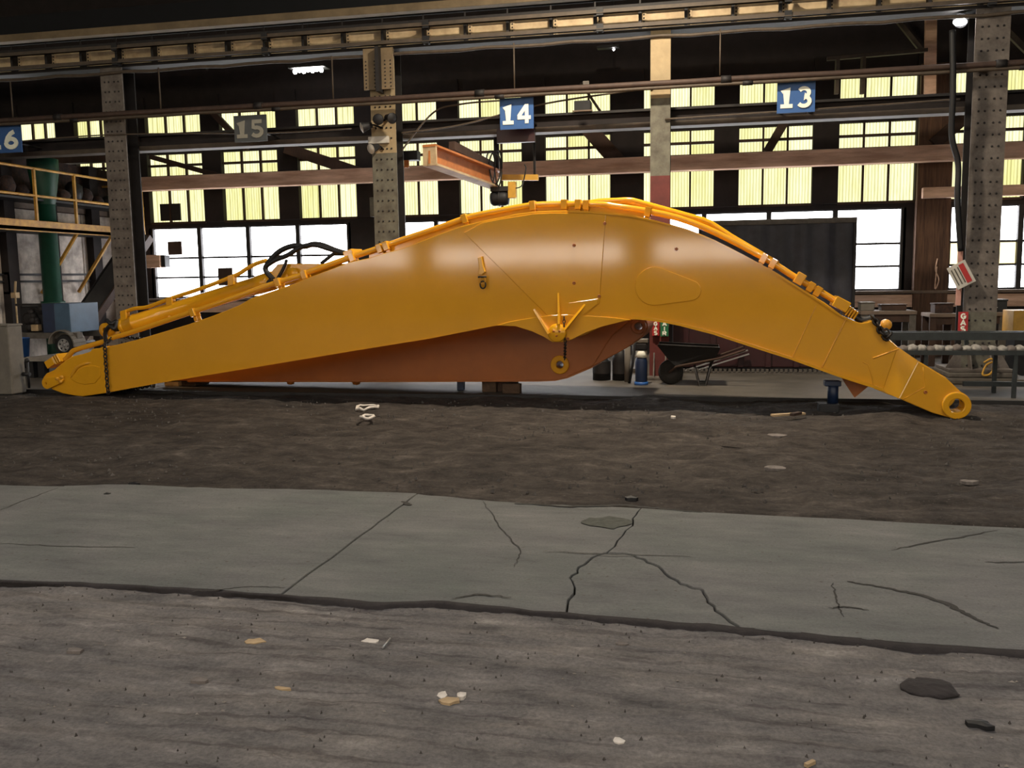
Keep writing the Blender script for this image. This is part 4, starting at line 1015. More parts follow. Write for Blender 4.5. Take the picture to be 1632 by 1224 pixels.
for (pa, pb_, wd) in (((851,493),(877,531),.05),((890,467),(893,516),.05),((933,484),(904,524),.10)):
    a, b = H(*pa, -.012), H(*pb_, -.03)
    t_ = (b-a).normalized(); q_ = t_.cross(fr.N).normalized()
    h0, h1 = .01, .13
    mb = MB().add([a+q_*.011, a-q_*.011, b-q_*.013, b+q_*.013, a+q_*.011-fr.N*h0, a-q_*.011-fr.N*h0, b-q_*.013-fr.N*h1*wd*14, b+q_*.013-fr.N*h1*wd*14], [(0,1,2,3),(4,7,6,5),(0,4,5,1),(1,5,6,2),(2,6,7,3),(3,7,4,0)])
    obj('rib', mb, M['yellow'], boom)
for (x, y, dd_) in ((915,391,-.016),(915,451,-.016),(1078,397,0),(964,356,-.016),(955,472,-.016),(847,331,.08),(1475,625,FD),(905,540,-.03)):
    c = H(x, y, dd_); obj('bolt', MB().lathe(c, -fr.N, [(.02,0),(.02,.012),(.009,.013),(.008,.002),(.001,.002)], 8), M['orange_shaded'], boom)
# nose casting
nose = UZ([(166,552),(168,626.5),(145,630),(130,632),(115,630),(100,627),(84,621),(73,615),(68,608),(69,601),(74,595),(86,589.5),(97,580),(108,572),(118,567),(132,564),(143,560.5),(147,556),(157,555)], -.02)
obj('nose_casting', plate(fr, nose, [], -.02, .84, .012), M['yellow'], boom)
obj('nose_ridge', MB().tube(smooth_pts([H(113,602,-.02),H(116,596,-.025),H(122,587,-.025),H(131,581,-.02),H(146,578,-.01)], 5), [.012]*3+[.022]*16+[.012]*2, 8), M['orange'], boom)
obj('nose_pocket', plate(fr, UZ([(113,604),(117,598),(124,590),(134,584),(150,582),(160,585),(161,600),(152,611),(135,613),(122,610)], -.02), [], -.034, -.01, .012), M['yellow'], boom)
pp = H(79, 609, -.02)
obj('pin_keeper', plate(fr, hull(fr.uz(78,610,-.02), .085, fr.uz(98,605,-.02), .05), [circ(fr.uz(77,610.5,-.02), .016, 10)], -.065, -.02, .008), M['yellow'], boom)
for (x, y) in ((92,604),(97,608),(99,601)): obj('bolt', MB().lathe(H(x,y,-.065), -fr.N, [(.026,0),(.026,.02),(.001,.021)], 6), M['weld'], boom)
# top pipes
pipe_px = [(104,574),(113,563),(122,557),(165,544.5),(180,538),(210,529.5),(298,500),(340,486),(380,472),(435,452.5),(483,438),(491,434),(556,411),(605,395),(650,379),(695,364),(744,347),(769,341),(800,335),(830,329.5),(858,326),(905,325),(960,326),(980,328.5),(1027,335.5),(1069,344),(1098,353),(1126,364),(1160,380),(1200,401),(1232,419),(1268,442),(1313,468),(1332,480)]
pr = obj('hydraulic_pipe', MB().tube(smooth_pts([H(x, y, .12) for x, y in pipe_px], 4), .036, 10), M['orange'], boom)
obj('hydraulic_pipe', MB().tube(smooth_pts([H(x, y+1, .26) for x, y in pipe_px if x > 480], 4), .034, 10), M['orange'], boom)
obj('hydraulic_pipe', MB().tube([H(x, y, .42) for x, y in [(930,325),(955,321),(998,319),(1008,319.5),(1050,331),(1120,350.5),(1133,356),(1165,377),(1200,397.5),(1240,421)]], .036, 10), M['yellow'], boom)
obj('hydraulic_pipe', MB().tube([H(x, y, .55) for x, y in [(930,328),(955,324),(998,323),(1050,335),(1120,354.5),(1200,401.5),(1240,424)]], .036, 10), M['yellow'], boom)
sad_t = [(590,402),(605,396),(650,380),(695,365),(744,348),(769,342),(800,336),(830,330.5),(858,327),(905,326),(960,327),(980,329.5),(1010,333),(1027,337)]
sad_b = [(1027,350),(1005,346),(967,342),(935,340),(905,339),(877,339),(850,341),(822,345),(800,350),(769,356),(733,365),(687,382),(638,401),(590,414)]
obj('pipe_saddle', plate(fr, UZ(sad_t, .2)+UZ(sad_b, .2), [], .16, .2, .003), M['orange'], boom)
def clamp(x, y, tilt, w=.07, hh=.055, d=.12, base=.07):
    c = H(x, y, d); t = fr.U*math.cos(tilt)+V(0,0,math.sin(tilt)); u = -fr.U*math.sin(tilt)+V(0,0,math.cos(tilt))
    k = obj('pipe_clamp', MB().obox(c, t*w/2, fr.N*.07, u*hh).obox(c-u*(hh+base/2)+fr.N*.02, t*w*.4, fr.N*.05, u*base/2), M['orange'], boom, bevel=.005)
    return k
sl = lambda a, b: math.atan2(a[1]-b[1], b[0]-a[0])
for (x, y, tl) in ((310,498,.33),(445,450,.32),(487,438,.36),(563,410,.35),(607,396,.33),(617,392,.33),(742,349,.33),(850,328,.1),(900,326,0),(922,326,0),(935,327,-.03),(1033,338,-.2),(1217,412,-.5),(1232,420,-.5),(1292,457,-.55),(1303,464,-.55)):
    clamp(x, y, tl)
def block(x, y, tilt, w, h, dd0, dd1, m='yellow', nm='manifold_block'):
    c = H(x, y, (dd0+dd1)/2); t = fr.U*math.cos(tilt)+V(0,0,math.sin(tilt)); u = -fr.U*math.sin(tilt)+V(0,0,math.cos(tilt))
    return obj(nm, MB().obox(c, t*w/2, fr.N*abs(dd1-dd0)/2, u*h/2), M[m], boom, bevel=.008)
block(1274,444,-.55,.10,.13,.04,.36); block(1339,484,-.5,.17,.12,.0,.4,'yellow'); 
for i in range(4): block(1350+4.2*i*.9, 494.5+2.6*i, -.55, .02, .12-.006*i, .02, .36, 'orange', 'fitting_ring')
obj('fitting', MB().cyl(H(1342,489,.14), H(1362,502,.14), .042, 12), M['orange'], boom)
block(90,577,.5,.16,.11,.03,.3,'yellow'); 
for i in range(3): block(98+3*i, 573-2*i, .5, .018, .13, .02, .31, 'yellow', 'fitting_ring')
block(563,404,.33,.14,.08,.18,.5,'orange')
# lifting tab with shackle
tab = obj('lifting_tab', plate(fr, UZ([(763,411),(769,409),(772,425),(775,433),(770,438),(764,437),(765,425)]), [], -.05, .0, .006), M['yellow'], boom)
sh = thing('shackle', 'small steel shackle hanging from the tab on the boom side', 'shackle', H(770,446,-.05))
c = H(769,446,-.06)
obj('bow', MB().tube([c+fr.U*(.035*math.cos(g))+V(0,0,.05*math.sin(g)) for g in [math.radians(130+i*28) for i in range(11)]], .010, 6), M['weld'], sh)
obj('pin', MB().cyl(c+fr.U*-.055+V(0,0,.035), c+fr.U*.05+V(0,0,.035), .012, 8), M['chain_steel'], sh)
obj('loop', MB().tube([c+V(0,0,-.06)+fr.U*(.035*math.cos(g)+.004)+V(0,0,.045*math.sin(g)) for g in [2*math.pi*i/12 for i in range(12)]], .010, 6, closed=True), M['chain_steel'], sh)
# chain and hanging bits at the pin
mb = chain(MB(), [H(899,507,-.06), H(899,520,-.08), H(901,545,-.05), H(900,572,.3)], .04, .006, .025, .015); tag(obj('chain', mb, M['chain_steel']), 'short rusty chain hanging beside the pin cap under the boom', 'chain')
# lashing chain round the nose seam
tz = [H(167,550,-.05), H(168,570,-.045), H(170,600,-.045), H(172,626,-.045)]
u_t, z_t = fr.uz(167,550,-.05); u_b, z_b = fr.uz(172,626,-.045)
loop = tz+[fr.w(u_b, .95, z_b-.01), fr.w(u_t, .95, z_t), fr.w(u_t, .15, z_t+.11), tz[0]]
tag(obj('chain', chain(MB(), loop, .052, .010, .036, .024), M['chain_steel']), 'black lashing chain wrapped round the boom at its nose', 'chain')
# ----- hydraulic cylinder on top
dC = .46
hc = thing('hydraulic_cylinder', 'long glossy yellow hydraulic cylinder lying along the boom top', 'cylinder', H(300,490,dC))
p0, p1 = H(197,520,dC), H(436,447,dC); ax = (p1-p0).normalized(); Lc = (p1-p0).length; rC = .122
obj('barrel', MB().lathe(p0, ax, [(.09,-.03),(.12,0),(rC,.02),(rC,.2),(rC*1.05,.205),(rC*1.05,.23),(rC,.235),(rC,Lc-.25),(rC*1.06,Lc-.245),(rC*1.06,Lc),(.08,Lc+.01),(.001,Lc+.01)], 32), M['yellow'], hc)
obj('head_flange', MB().lathe(p0, ax, [(rC,-.005),(rC*1.03,0),(rC*1.03,.05),(rC,.055)], 32), M['yellow'], hc)
obj('rod_eye', MB().lathe(H(167,526,dC-.1), fr.N, [(.035,0),(.10,0),(.10,.2),(.035,.2),(.035,0)], 22), M['yellow'], hc)
obj('rod', MB().cyl(H(170,524,dC), p0, .06, 16), M['rubber'], hc)
obj('rear_clevis', plate(fr, UZ([(425,448),(448,421),(470,420),(540,421),(556,420),(560,432),(500,446),(440,458)], dC), [], dC-.1, dC+.1, .01), M['yellow'], hc)
obj('clevis_boss', MB().lathe(H(466,436,dC-.16), fr.N, [(.001,0),(.075,0),(.08,.02),(.08,.3),(.001,.3)], 20), M['yellow'], hc)
lp = [(196,499),(202,496),(216,491.5),(236,489),(274,475),(320,460),(375,439),(392,429),(409,420),(425,415)]
obj('feed_pipe', MB().tube(smooth_pts([H(x, y, dC-.05) for x, y in lp], 5), .028, 10), M['yellow'], hc)
for (x, y, tl) in ((199,499,.3),(272,478,.33),(370,443,.33)):
    c = H(x, y, dC-.05); obj('pipe_clamp', MB().obox(c-V(0,0,.03), ax*.05, fr.N*.045, V(0,0,.07)), M['yellow'], hc, bevel=.005)
for (x, y) in ((303,497),): obj('nipple', MB().cyl(H(270,505,dC-rC), H(270,505,dC-rC-.04), .02, 8), M['weld'], hc)
# black wrapping + hoses
obj('rod_wrap', MB().tube(smooth_pts([H(170,510,dC-.12),H(178,516,dC-.13),H(186,512,dC-.1),H(183,524,dC-.14),H(175,520,dC-.14),H(168,530,dC-.15),H(169,544,.02)], 6), .03, 8), M['rubber'], hc)
def hose(pts, r, d, lab):
    tag(obj('hydraulic_hose', MB().tube(smooth_pts([H(x, y, d) for x, y in pts], 8), r, 10), M['rubber']), lab, 'hose')
hose([(436,446),(424,432),(425,423),(438,407),(452,397),(470,391.5),(485,393),(500,389),(515,391),(535,399),(556,405)], .036, .35, 'black hose arching highest above the cylinder end')
hose([(424,424),(438,415),(458,407),(474,397),(488,391.5),(505,391),(522,396),(545,403),(558,406)], .032, .28, 'black hose looping just under the highest arch')
hose([(512,420),(522,412),(533,404),(543,402)], .024, .42, 'short black hose dropping toward the boom top')
hose([(440,448),(447,437),(453,425),(457,414)], .022, .3, 'thin black hose standing beside the cylinder eye')
hose([(434,446),(428,450),(433,453),(446,444)], .03, .26, 'black hose curled at the end of the cylinder barrel')
hose([(1360,502),(1366,507),(1374,511),(1388,508),(1394,506)], .04, .22, 'black hose leaving the pipe fittings near the boom foot')
mb = chain(MB(), [H(1392,507,-.02), H(1399,517,-.04), H(1404,530,-.045), H(1413,539,-.05), H(1417,535,-.05), H(1409,524,-.04)], .05, .014, .04, .028); tag(obj('chain', mb, M['chain_steel']), 'dark chain hanging over the boom near its foot', 'chain')
obj('top_ear', MB().lathe(H(1413,518,.15), fr.N, [(.001,0),(.055,0),(.06,.02),(.06,.1),(.001,.1)], 16), M['weld'], boom)

# ------------------------------------------------------------------ the stick behind
SD = 1.12
st = thing('excavator_stick', 'orange excavator stick, darkened for shade, lying behind the boom', 'stick', fr.hit(650, 606, SD+.3))
sb = UZ([(255,607),(400,607.5),(600,607.5),(860,606.5),(885,605.5),(905,601),(945,584),(1000,554),(1024,536)], SD)
sc_ = fr.uz(1019,520,SD); rs = (fr.hit(1033,520,SD)-fr.hit(1019,520,SD)).length
sb += arc(sc_, rs, -50, 110, 10)+UZ([(985,503),(930,490),(860,480),(700,520),(500,560),(300,597)], SD)
hs = circ(fr.uz(893,581,SD), .05, 18); hs2 = circ(fr.uz(1018,520,SD), .05, 18)
obj('body', plate(fr, sb, [hs, hs2], SD, SD+.62, .01), M['orange_shaded'], st)
obj('pivot_boss', plate(fr, circ(fr.uz(893,581,SD), .125, 28), [hs], SD-.05, SD+.01, .014), M['orange'], st)
obj('pivot_boss', plate(fr, circ(fr.uz(1018,520,SD), .10, 28), [hs2], SD-.03, SD+.01, .01), M['orange_shaded'], st)
obj('weld_bead', MB().tube([fr.hit(x, y, SD-.004) for x, y in [(905,600),(945,582),(975,535),(1000,513)]], .007, 6), M['orange_shaded'], st)
obj('bottom_flange', ribbon(UZ([(300,606.5),(600,606.5),(860,605.5),(885,604.5),(905,600),(945,583)], SD), .02, SD-.025, SD+.64, -1), M['orange_shaded'], st)
for (x, y) in ((463,609.5),(568,610)): obj('drain_plug', MB().lathe(fr.hit(x, y-1, SD+.05), (0,0,-1), [(.06,0),(.05,.03),(.02,.04),(.001,.04)], 10), M['orange_shaded'], st)
def wblock(px0, px1, py0, py1, d, m, lab, cat='block', dp_=.35):
    a, b = fr.hit(px0, py1, d), fr.hit(px1, py0, d)
    u0, u1 = (a-fr.O).dot(fr.U), (b-fr.O).dot(fr.U)
    c = fr.w((u0+u1)/2, d+dp_/2, 0); zt = b.z
    z0 = .016
    o = obj('timber_block', MB().obox(c+V(0,0,(z0+zt)/2), fr.U*(u1-u0)/2, fr.N*dp_/2, V(0,0,(zt-z0)/2)), M[m], bevel=.012); tag(o, lab, cat)
wblock(768,790,607,628,SD+.08,'block_wood','upright wooden block under the stick near its middle')
wblock(793,816,607,626,SD+.14,'timber_dark','dark wooden block beside the upright one under the stick')
wblock(800,828,612,627,SD-.02,'block_wood','wedge-like offcut in front of the blocks under the stick', dp_=.12)
wblock(728,738,608,622,SD+.2,'blue_dark','small dark blue prop under the stick', 'prop', .1)
wblock(262,284,608,618,SD+.02,'pale_wood','pale block under the left end of the stick')
wblock(288,312,607,616,SD+.1,'block_wood','brown block under the left end of the stick')
a = fr.hit(1322,612,.25)
bj = thing('jack_stand', 'small dark blue jack propping the boom underside', 'jack', (a.x, a.y, .016))
obj('base', MB().box((a.x-.12,a.y-.1,.0),(a.x+.10,a.y+.1,.10)), M['black_steel'], bj, bevel=.01)
obj('column', MB().cyl((a.x+.04,a.y,.10),(a.x+.04,a.y,.34), .06, 14), M['blue_dark'], bj)
obj('head', MB().box((a.x-.06,a.y-.07,.30),(a.x+.12,a.y+.07,.36)), M['blue_dark'], bj, bevel=.01)
a = fr.hit(1364,622,.3)
tag(obj('wedge', MB().prism([fr.hit(1338,598,.35), fr.hit(1386,614,.35), fr.hit(1362,634,.35)], fr.N*.12), M['orange_shaded']), 'small brown wedge hanging under the boom foot', 'wedge')

# ------------------------------------------------------------------ jib crane
jn, jf = atY(684,247,12.6), atY(792,287,14.6)
jz = (jn.z+jf.z)/2
jb = thing('jib_crane', 'orange jib crane beam with a trolley hoist beyond the boom', 'crane', (jf.x, jf.y, jf.z))
dj = (jf-jn).normalized(); sj = dj.cross(V(0,0,1)).normalized()
obj('web', MB().bar(jn, jf, .03, .24), M['jib_orange'], jb)
obj('bottom_flange', MB().bar(jn-V(0,0,.13), jf-V(0,0,.13), .22, .03), M['girder_paint'], jb)
obj('top_flange', MB().bar(jn+V(0,0,.13), jf+V(0,0,.13), .22, .03), M['jib_orange'], jb)
obj('end_stop', MB().obox(jn+dj*.02, dj*.015, sj*.11, V(0,0,.15)), M['girder_paint'], jb)
ja = atY(700,232,15.6)
obj('upper_arm', MB().bar(atY(720,232,13.2), atY(790,268,14.7), .1, .12), M['timber_dark'], jb)
hz = atY(797,316,14.5)
ho = obj('hoist_body', MB().lathe(hz-V(.16,0,0), (1,0,0), [(.001,0),(.09,.01),(.12,.05),(.12,.24),(.10,.3),(.001,.32)], 18), M['black_steel'], jb)
obj('hoist_fin', MB().lathe(hz-V(.02,0,0), (1,0,0), [(.12,0),(.135,.005),(.135,.02),(.12,.025)], 18), M['rubber'], ho)
obj('trolley', MB().box((hz.x-.14,hz.y-.1,hz.z+.1),(hz.x+.16,hz.y+.1,jf.z-.12)), M['dark_steel'], jb, bevel=.01)
y0_, y1_ = atY(800,283,14.5), atY(858,283,14.5)
obj('yellow_arm', MB().bar(y0_, y1_, .08, .09), M['jib_yellow'], jb)
yb0 = atY(817,303,14.45); obj('control_box', MB().box((yb0.x-.07,14.4,yb0.z-.13),(yb0.x+.06,14.5,yb0.z+.13)), M['jib_yellow'], jb, bevel=.01)
post = MB().cyl((y1_.x-.06,14.5,y1_.z),(y1_.x-.06,14.5,z2c), .02, 8).cyl((jf.x,jf.y,jf.z+.14),(jf.x,jf.y,z2c+.02), .045, 10); obj('hanger_post', post, M['dark_steel'], jb)
for (cx_, rx, ry, lab) in ((782,7,27,'left'),(789,9,25,'middle'),(794,6,28,'right')):
    cc = atY(cx_, 268, 14.3); q = 14.3/FPX
    tag(obj('cable_loop', MB().tube([cc+V(rx*q*math.cos(g), .03*math.sin(2*g), ry*q*math.sin(g)) for g in [2*math.pi*i/24 for i in range(24)]], .012, 6, closed=True), M['rubber']), '%s black cable loop hanging by the jib crane trolley' % lab, 'cable')
tag(obj('pendant_cable', MB().tube(smooth_pts([atY(822,300,14.4),atY(832,295,14.4),atY(838,270,14.4),atY(836,262,14.4)], 6), .01, 6), M['rubber']), 'thin cable curving beside the yellow hoist box', 'cable')

# ------------------------------------------------------------------ right-hand side and things behind the boom
# black curtain panel
Yc = 16.6
k0, k1 = atY(1118,352,Yc), atY(1362,346,Yc)
ct = thing('welding_screen', 'large black welding screen standing before the right windows', 'screen', ((k0.x+k1.x)/2, Yc, .015))
nx = 40; vs = []; fs = []
for i in range(nx+1):
    x = k0.x+(k1.x-k0.x)*i/nx; y = Yc+.02*math.sin(i*1.1)+.012*math.sin(i*.37)
    for j in range(9): vs.append((x, y+.01*noise.noise(Vector((x*2, j*.7, 0))), .2+(k1.z-.08-.2)*j/8))
for i in range(nx):
    for j in range(8): a_ = i*9+j; fs.append((a_, a_+9, a_+10, a_+1))
obj('curtain', MB().add(vs, fs, True), M['tarp'], ct)
obj('top_bar', MB().box((k0.x-.05,Yc-.04,k1.z-.09),(k1.x+.03,Yc+.04,k1.z)), M['grille'], ct)
obj('frame_post', MB().box((k1.x-.01,Yc-.03,.015),(k1.x+.04,Yc+.03,k1.z)), M['dark_steel'], ct); obj('frame_post', MB().box((k0.x-.05,Yc-.03,.015),(k0.x,Yc+.03,k1.z)), M['dark_steel'], ct)
for s_ in (k0.x-.02, k1.x+.015): obj('foot', MB().box((s_-.04,Yc-.35,.015),(s_+.04,Yc+.35,.05)), M['dark_steel'], ct)
# maroon bin with bars
Yb = 14.9
b0, b1 = atY(1072,540,Yb), atY(1338,540,Yb)
bn = thing('steel_bin', 'long dark maroon steel bin seen under the boom arch', 'bin', ((b0.x+b1.x)/2, Yb+.4, .015))
zt = 1.02
obj('body', MB().box((b0.x,Yb,.09),(b1.x,Yb+.9,zt)), M['maroon'], bn, bevel=.015)
obj('rim', MB().box((b0.x-.03,Yb-.03,zt-.04),(b1.x+.03,Yb+.02,zt+.03)).box((b0.x-.03,Yb+.88,zt-.04),(b1.x+.03,Yb+.93,zt+.03)), M['maroon'], bn)
for i in range(6): x = b0.x+(b1.x-b0.x)*(i+.5)/6; obj('rib', MB().box((x-.04,Yb-.05,.1),(x+.04,Yb,zt-.04)), M['maroon'], bn)
obj('skid', MB().box((b0.x,Yb+.02,.015),(b1.x,Yb+.12,.09)), M['dark_steel'], bn)
tl = thing('toothed_rail', 'low toothed steel rail along the foot of the maroon bin', 'rail', ((b0.x+b1.x)/2, Yb-.3, .015))
rx0 = atY(1000,608,Yb-.3).x; rx1 = atY(1325,608,Yb-.3).x
obj('rail', MB().box((rx0,Yb-.33,.015),(rx1,Yb-.27,.05)), M['grille'], tl)
nt_ = 44; tm = None
for i in range(nt_):
    x = rx0+(rx1-rx0)*(i+.5)/nt_
    if tm is None:
        t_o = obj('tooth', MB().box((x-.02,Yb-.34,.05),(x+.02,Yb-.26,.09)), M['grille'], tl); tm = t_o; x_0 = x
    else:
        c_ = tm.copy(); C.objects.link(c_); c_.location = (x-x_0, 0, 0)
for (pa, pb_, lab) in (((1080,594),(1192,558),'upper'),((1085,598),(1194,564),'lower')):
    tag(obj('steel_bar', MB().bar(atY(*pa, Yb-.12), atY(*pb_, Yb-.12), .03, .02), M['alloy']), '%s of two bright bars leaning on the maroon bin' % lab, 'bar')
# wheelbarrow
Yw_ = 13.15
wbx = lambda x, y: atY(x, y, Yw_)
wr = thing('wheelbarrow', 'black steel wheelbarrow standing under the boom arch', 'wheelbarrow', (wbx(1085,612).x, Yw_, .015))
tp = [wbx(1050,548), wbx(1146,553), wbx(1136,574), wbx(1078,580), wbx(1068,572)]
m_ = MB(); 
c0 = [(p.x, p.z) for p in tp]
tray = MB(); n = 5
fr_v = [V(x, Yw_-.28 if i < 2 else Yw_-.2, z) for i, (x, z) in enumerate(c0)]; bk_v = [V(x, Yw_+.28 if i < 2 else Yw_+.2, z) for i, (x, z) in enumerate(c0)]
tray.add(fr_v+bk_v, [(0,1,2,3,4),(9,8,7,6,5)]+[(i, i+5, (i+1) % 5+5, (i+1) % 5) for i in (1,2,3,4)])
to = obj('tray', tray, M['black_steel'], wr); so_ = to.modifiers.new('solid', 'SOLIDIFY'); so_.thickness = .012
obj('tray_rim', MB().tube([fr_v[0], fr_v[1], bk_v[1], bk_v[0]], .014, 8, closed=True), M['dark_steel'], wr)
wcn = V(wbx(1069,600).x, Yw_, .195)
obj('tyre', MB().lathe(wcn, (0,-1,0), [(.09,.045),(.15,.05),(.18,.03),(.18,-.03),(.15,-.05),(.09,-.045)], 24), M['tyre'], wr)
obj('wheel', MB().lathe(wcn, (0,-1,0), [(.09,.04),(.03,.02),(.001,.02)], 16), M['dark_steel'], wr)
for s_ in (-1, 1):
    obj('handle', MB().tube([wcn+V(-.02,s_*.1,0), V(c0[3][0],Yw_+s_*.2,c0[3][1]-.02), V(c0[2][0]+.1,Yw_+s_*.24,c0[2][1]+.05), V(c0[1][0]+.35,Yw_+s_*.28,c0[1][1]-.02)], .018, 8), M['timber_dark'], wr)
    obj('leg', MB().tube([V(c0[3][0]+.25,Yw_+s_*.2,c0[3][1]), V(c0[3][0]+.32,Yw_+s_*.22,.03), V(c0[3][0]+.42,Yw_+s_*.22,.03), V(c0[3][0]+.5,Yw_+s_*.2,c0[2][1])], .014, 8), M['dark_steel'], wr)
# blue stand with white mask-like head
p = fl(1022,613,.015); Yq = p.y
bs = thing('gas_bottle', 'slim blue gas bottle with a white collar under the stick end', 'bottle', (p.x, Yq, .015))
zz = lambda y: atY(1022, y, Yq).z
obj('body', MB().lathe((p.x,Yq,0), (0,0,1), [(.001,.016),(.075,.018),(.085,.04),(.09,zz(572)-.04),(.07,zz(568)),(.03,zz(565))], 20), M['blue_dark'], bs)
obj('collar', MB().lathe((p.x,Yq,0), (0,0,1), [(.05,zz(572)),(.088,zz(568)),(.08,zz(559)),(.04,zz(558))], 20), M['letter'], bs)
obj('cap_guard', MB().box((p.x-.085,Yq-.08,zz(558)),(p.x+.085,Yq+.08,zz(546))), M['black_steel'], bs, bevel=.02)
obj('cap_top', MB().box((p.x-.09,Yq-.085,zz(546)),(p.x+.1,Yq+.085,zz(540))), M['grey_box'], bs, bevel=.01)
obj('base_ring', MB().lathe((p.x,Yq,0), (0,0,1), [(.09,.016),(.1,.016),(.1,.06),(.09,.06)], 20), M['blue_bright'], bs)
p = fl(1003,611,.015)
tag(obj('pry_bar', MB().tube([p, p+V(.05,0,.3), p+V(.06,.02,.62)], .02, 8), M['black_steel']), 'dark bar standing left of the slim blue bottle', 'bar')
for (xa, xb, ya, lab, mm) in ((943,972,572,'leftmost black gas cylinder below the stick tip','black_steel'),(975,1000,560,'middle black gas cylinder below the stick tip','black_steel')):
    Yk = 13.5; a, b = atY(xa,600,Yk), atY(xb,600,Yk); r_ = (b.x-a.x)/2; zt = atY(xa,ya,Yk).z; cx_ = (a.x+b.x)/2
    t_ = thing('gas_cylinder', lab, 'gas cylinder', (cx_, Yk+r_, .015), 'gas cylinders under the stick tip')
    obj('body', MB().lathe((cx_,Yk+r_,0), (0,0,1), [(.001,.016),(r_,.018),(r_,zt-.1),(r_*.8,zt-.02),(r_*.35,zt+.04),(.001,zt+.05)], 20), M[mm], t_)
    obj('label_band', MB().lathe((cx_,Yk+r_,0), (0,0,1), [(r_+.002,.12),(r_+.002,.30)], 20), M['dark_steel'], t_)
tag(obj('paper_roll', MB().cyl((atY(1000,560,13.4).x,13.4,.015),(atY(1000,560,13.4).x,13.4,atY(1000,552,13.4).z), .045, 14), M['grey_box']), 'pale grey roll standing left of the slim blue bottle', 'roll')
# GAS / AIR strips at the red column foot
def vsign(text, px, py0, py1, bm_, lm_, label, Y, wpx):
    a, b = atY(px-wpx/2, py1, Y), atY(px+wpx/2, py0, Y); Wd = b.x-a.x; Hh = b.z-a.z
    t = thing('pipe_label', label, 'sign', (a.x+Wd/2, Y, a.z))
    obj('board', MB().box((a.x,Y,a.z),(b.x,Y+.012,b.z)), M[bm_], t)
    n = len(text); ch_ = Hh/(n+.3)
    for i, chh in enumerate(text):
        O = V(a.x+Wd*.24, Y-.001, b.z-ch_*(i+1)-.005); mb = MB()
        for st_ in GLY[chh]: strokes(mb, [(q[0]*Wd*.52, q[1]*ch_*.78) for q in st_], Wd*.15, O, V(1,0,0), V(0,0,1), V(0,-1,0), .005)
        obj('letter', mb, M[lm_], t)
Yv = YG-.24
vsign('GAS', 1045, 511, 535, 'red_sign', 'letter', 'red vertical strip reading GAS at the foot of the tan column', Yv, 11)
vsign('AIR', 1059, 511, 536, 'green_sign', 'letter', 'green vertical strip reading AIR at the foot of the tan column', Yv, 13)
vsign('GAS', 1535, 497, 531, 'red_sign', 'letter', 'red vertical strip reading GAS on the riveted right column', YG-.21, 17)
# tilted warning sign, pink board, boxes on right column
Yv = YG-.3; c = atY(1532, 438, Yv); tl_ = math.radians(-32)
tx, tz_ = V(math.cos(tl_),0,math.sin(tl_)), V(-math.sin(tl_),0,math.cos(tl_))
ws = thing('warning_sign', 'weathered white sign hanging tilted on the riveted column', 'sign', c)
ws_a = math.radians(-58)
ax_, az_ = V(math.cos(math.radians(28)),0,math.sin(math.radians(28))), V(-math.sin(math.radians(28)),0,math.cos(math.radians(28)))
obj('board', MB().obox(c, ax_*.13, V(0,.008,0), az_*.17), M['white_sign'], ws, bevel=.004)
obj('red_panel', MB().obox(c+ax_*.055-V(0,.011,0)+az_*.0, ax_*.035, V(0,.003,0), az_*.14), M['red_sign'], ws)
for i in range(3): obj('print_line', MB().obox(c+ax_*(-.09+.045*i)-V(0,.011,0), ax_*.008, V(0,.002,0), az_*.12), M['grille'], ws)
a, b = atY(1523,487,YG-.22), atY(1535,388,YG-.22)
tag(obj('pink_board', MB().box((a.x,YG-.24,a.z),(b.x,YG-.2,b.z)), M['pink_board'], bevel=.004), 'narrow pale pink board strapped to the left edge of the riveted column', 'board')
for (ya, yb_, w_, lab) in ((412,436,13,'upper'),(442,452,8,'lower')):
    a, b = atY(1568,yb_,YG-.05), atY(1568+w_,ya,YG-.05); tag(obj('junction_box', MB().box((a.x,YG-.1,a.z),(b.x,YG+.05,b.z)), M['dark_steel'], bevel=.008), '%s dark electrical box on the right side of the riveted column' % lab, 'box')
tag(obj('cable_coil', MB().tube(smooth_pts([atY(1568,578,YG-.5),atY(1580,572,YG-.5),atY(1586,582,YG-.5),atY(1578,596,YG-.5),atY(1566,597,YG-.5),atY(1572,582,YG-.45),atY(1584,578,YG-.45),atY(1582,592,YG-.45)], 6), .015, 6), M['jib_yellow']), 'yellowish cable coil at the foot of the riveted column', 'cable')
# roller table at right
Y0, Y1 = 12.0, 12.55
tb = thing('steel_table', 'long dark steel rack table at the right edge carrying pale bundles', 'table', (atY(1560,630,Y0).x, (Y0+Y1)/2, .015))
xa, xb = atY(1425,540,Y0).x, atY(1632,540,Y0).x+1.3
zu0, zu1 = atY(1560,545,Y0).z, atY(1560,532,Y0).z; zl0, zl1 = atY(1560,566,Y0).z, atY(1560,559,Y0).z
obj('top_beam', MB().box((xa,Y0+.3,zu0),(xb,Y0+.36,zu1)), M['table_steel'], tb)
obj('top_beam', MB().box((xa,Y1-.03,zu0),(xb,Y1+.03,zu1)), M['table_steel'], tb)
obj('tray', MB().box((xa,Y0,zl0),(xb,Y1,zl1-.03)).box((xa,Y0-.01,zl0),(xb,Y0+.02,zl1)), M['table_steel'], tb)
for x in (atY(1468,600,Y0).x, atY(1607,600,Y0).x, atY(1618,600,Y0).x, xb-.2):
    yy = Y0 if abs(x-atY(1618,600,Y0).x) < .01 or x > xb-.3 else Y1-.05
    obj('leg', MB().box((x-.022,yy,.0),(x+.022,yy+.045,zl0)), M['table_steel'], tb)
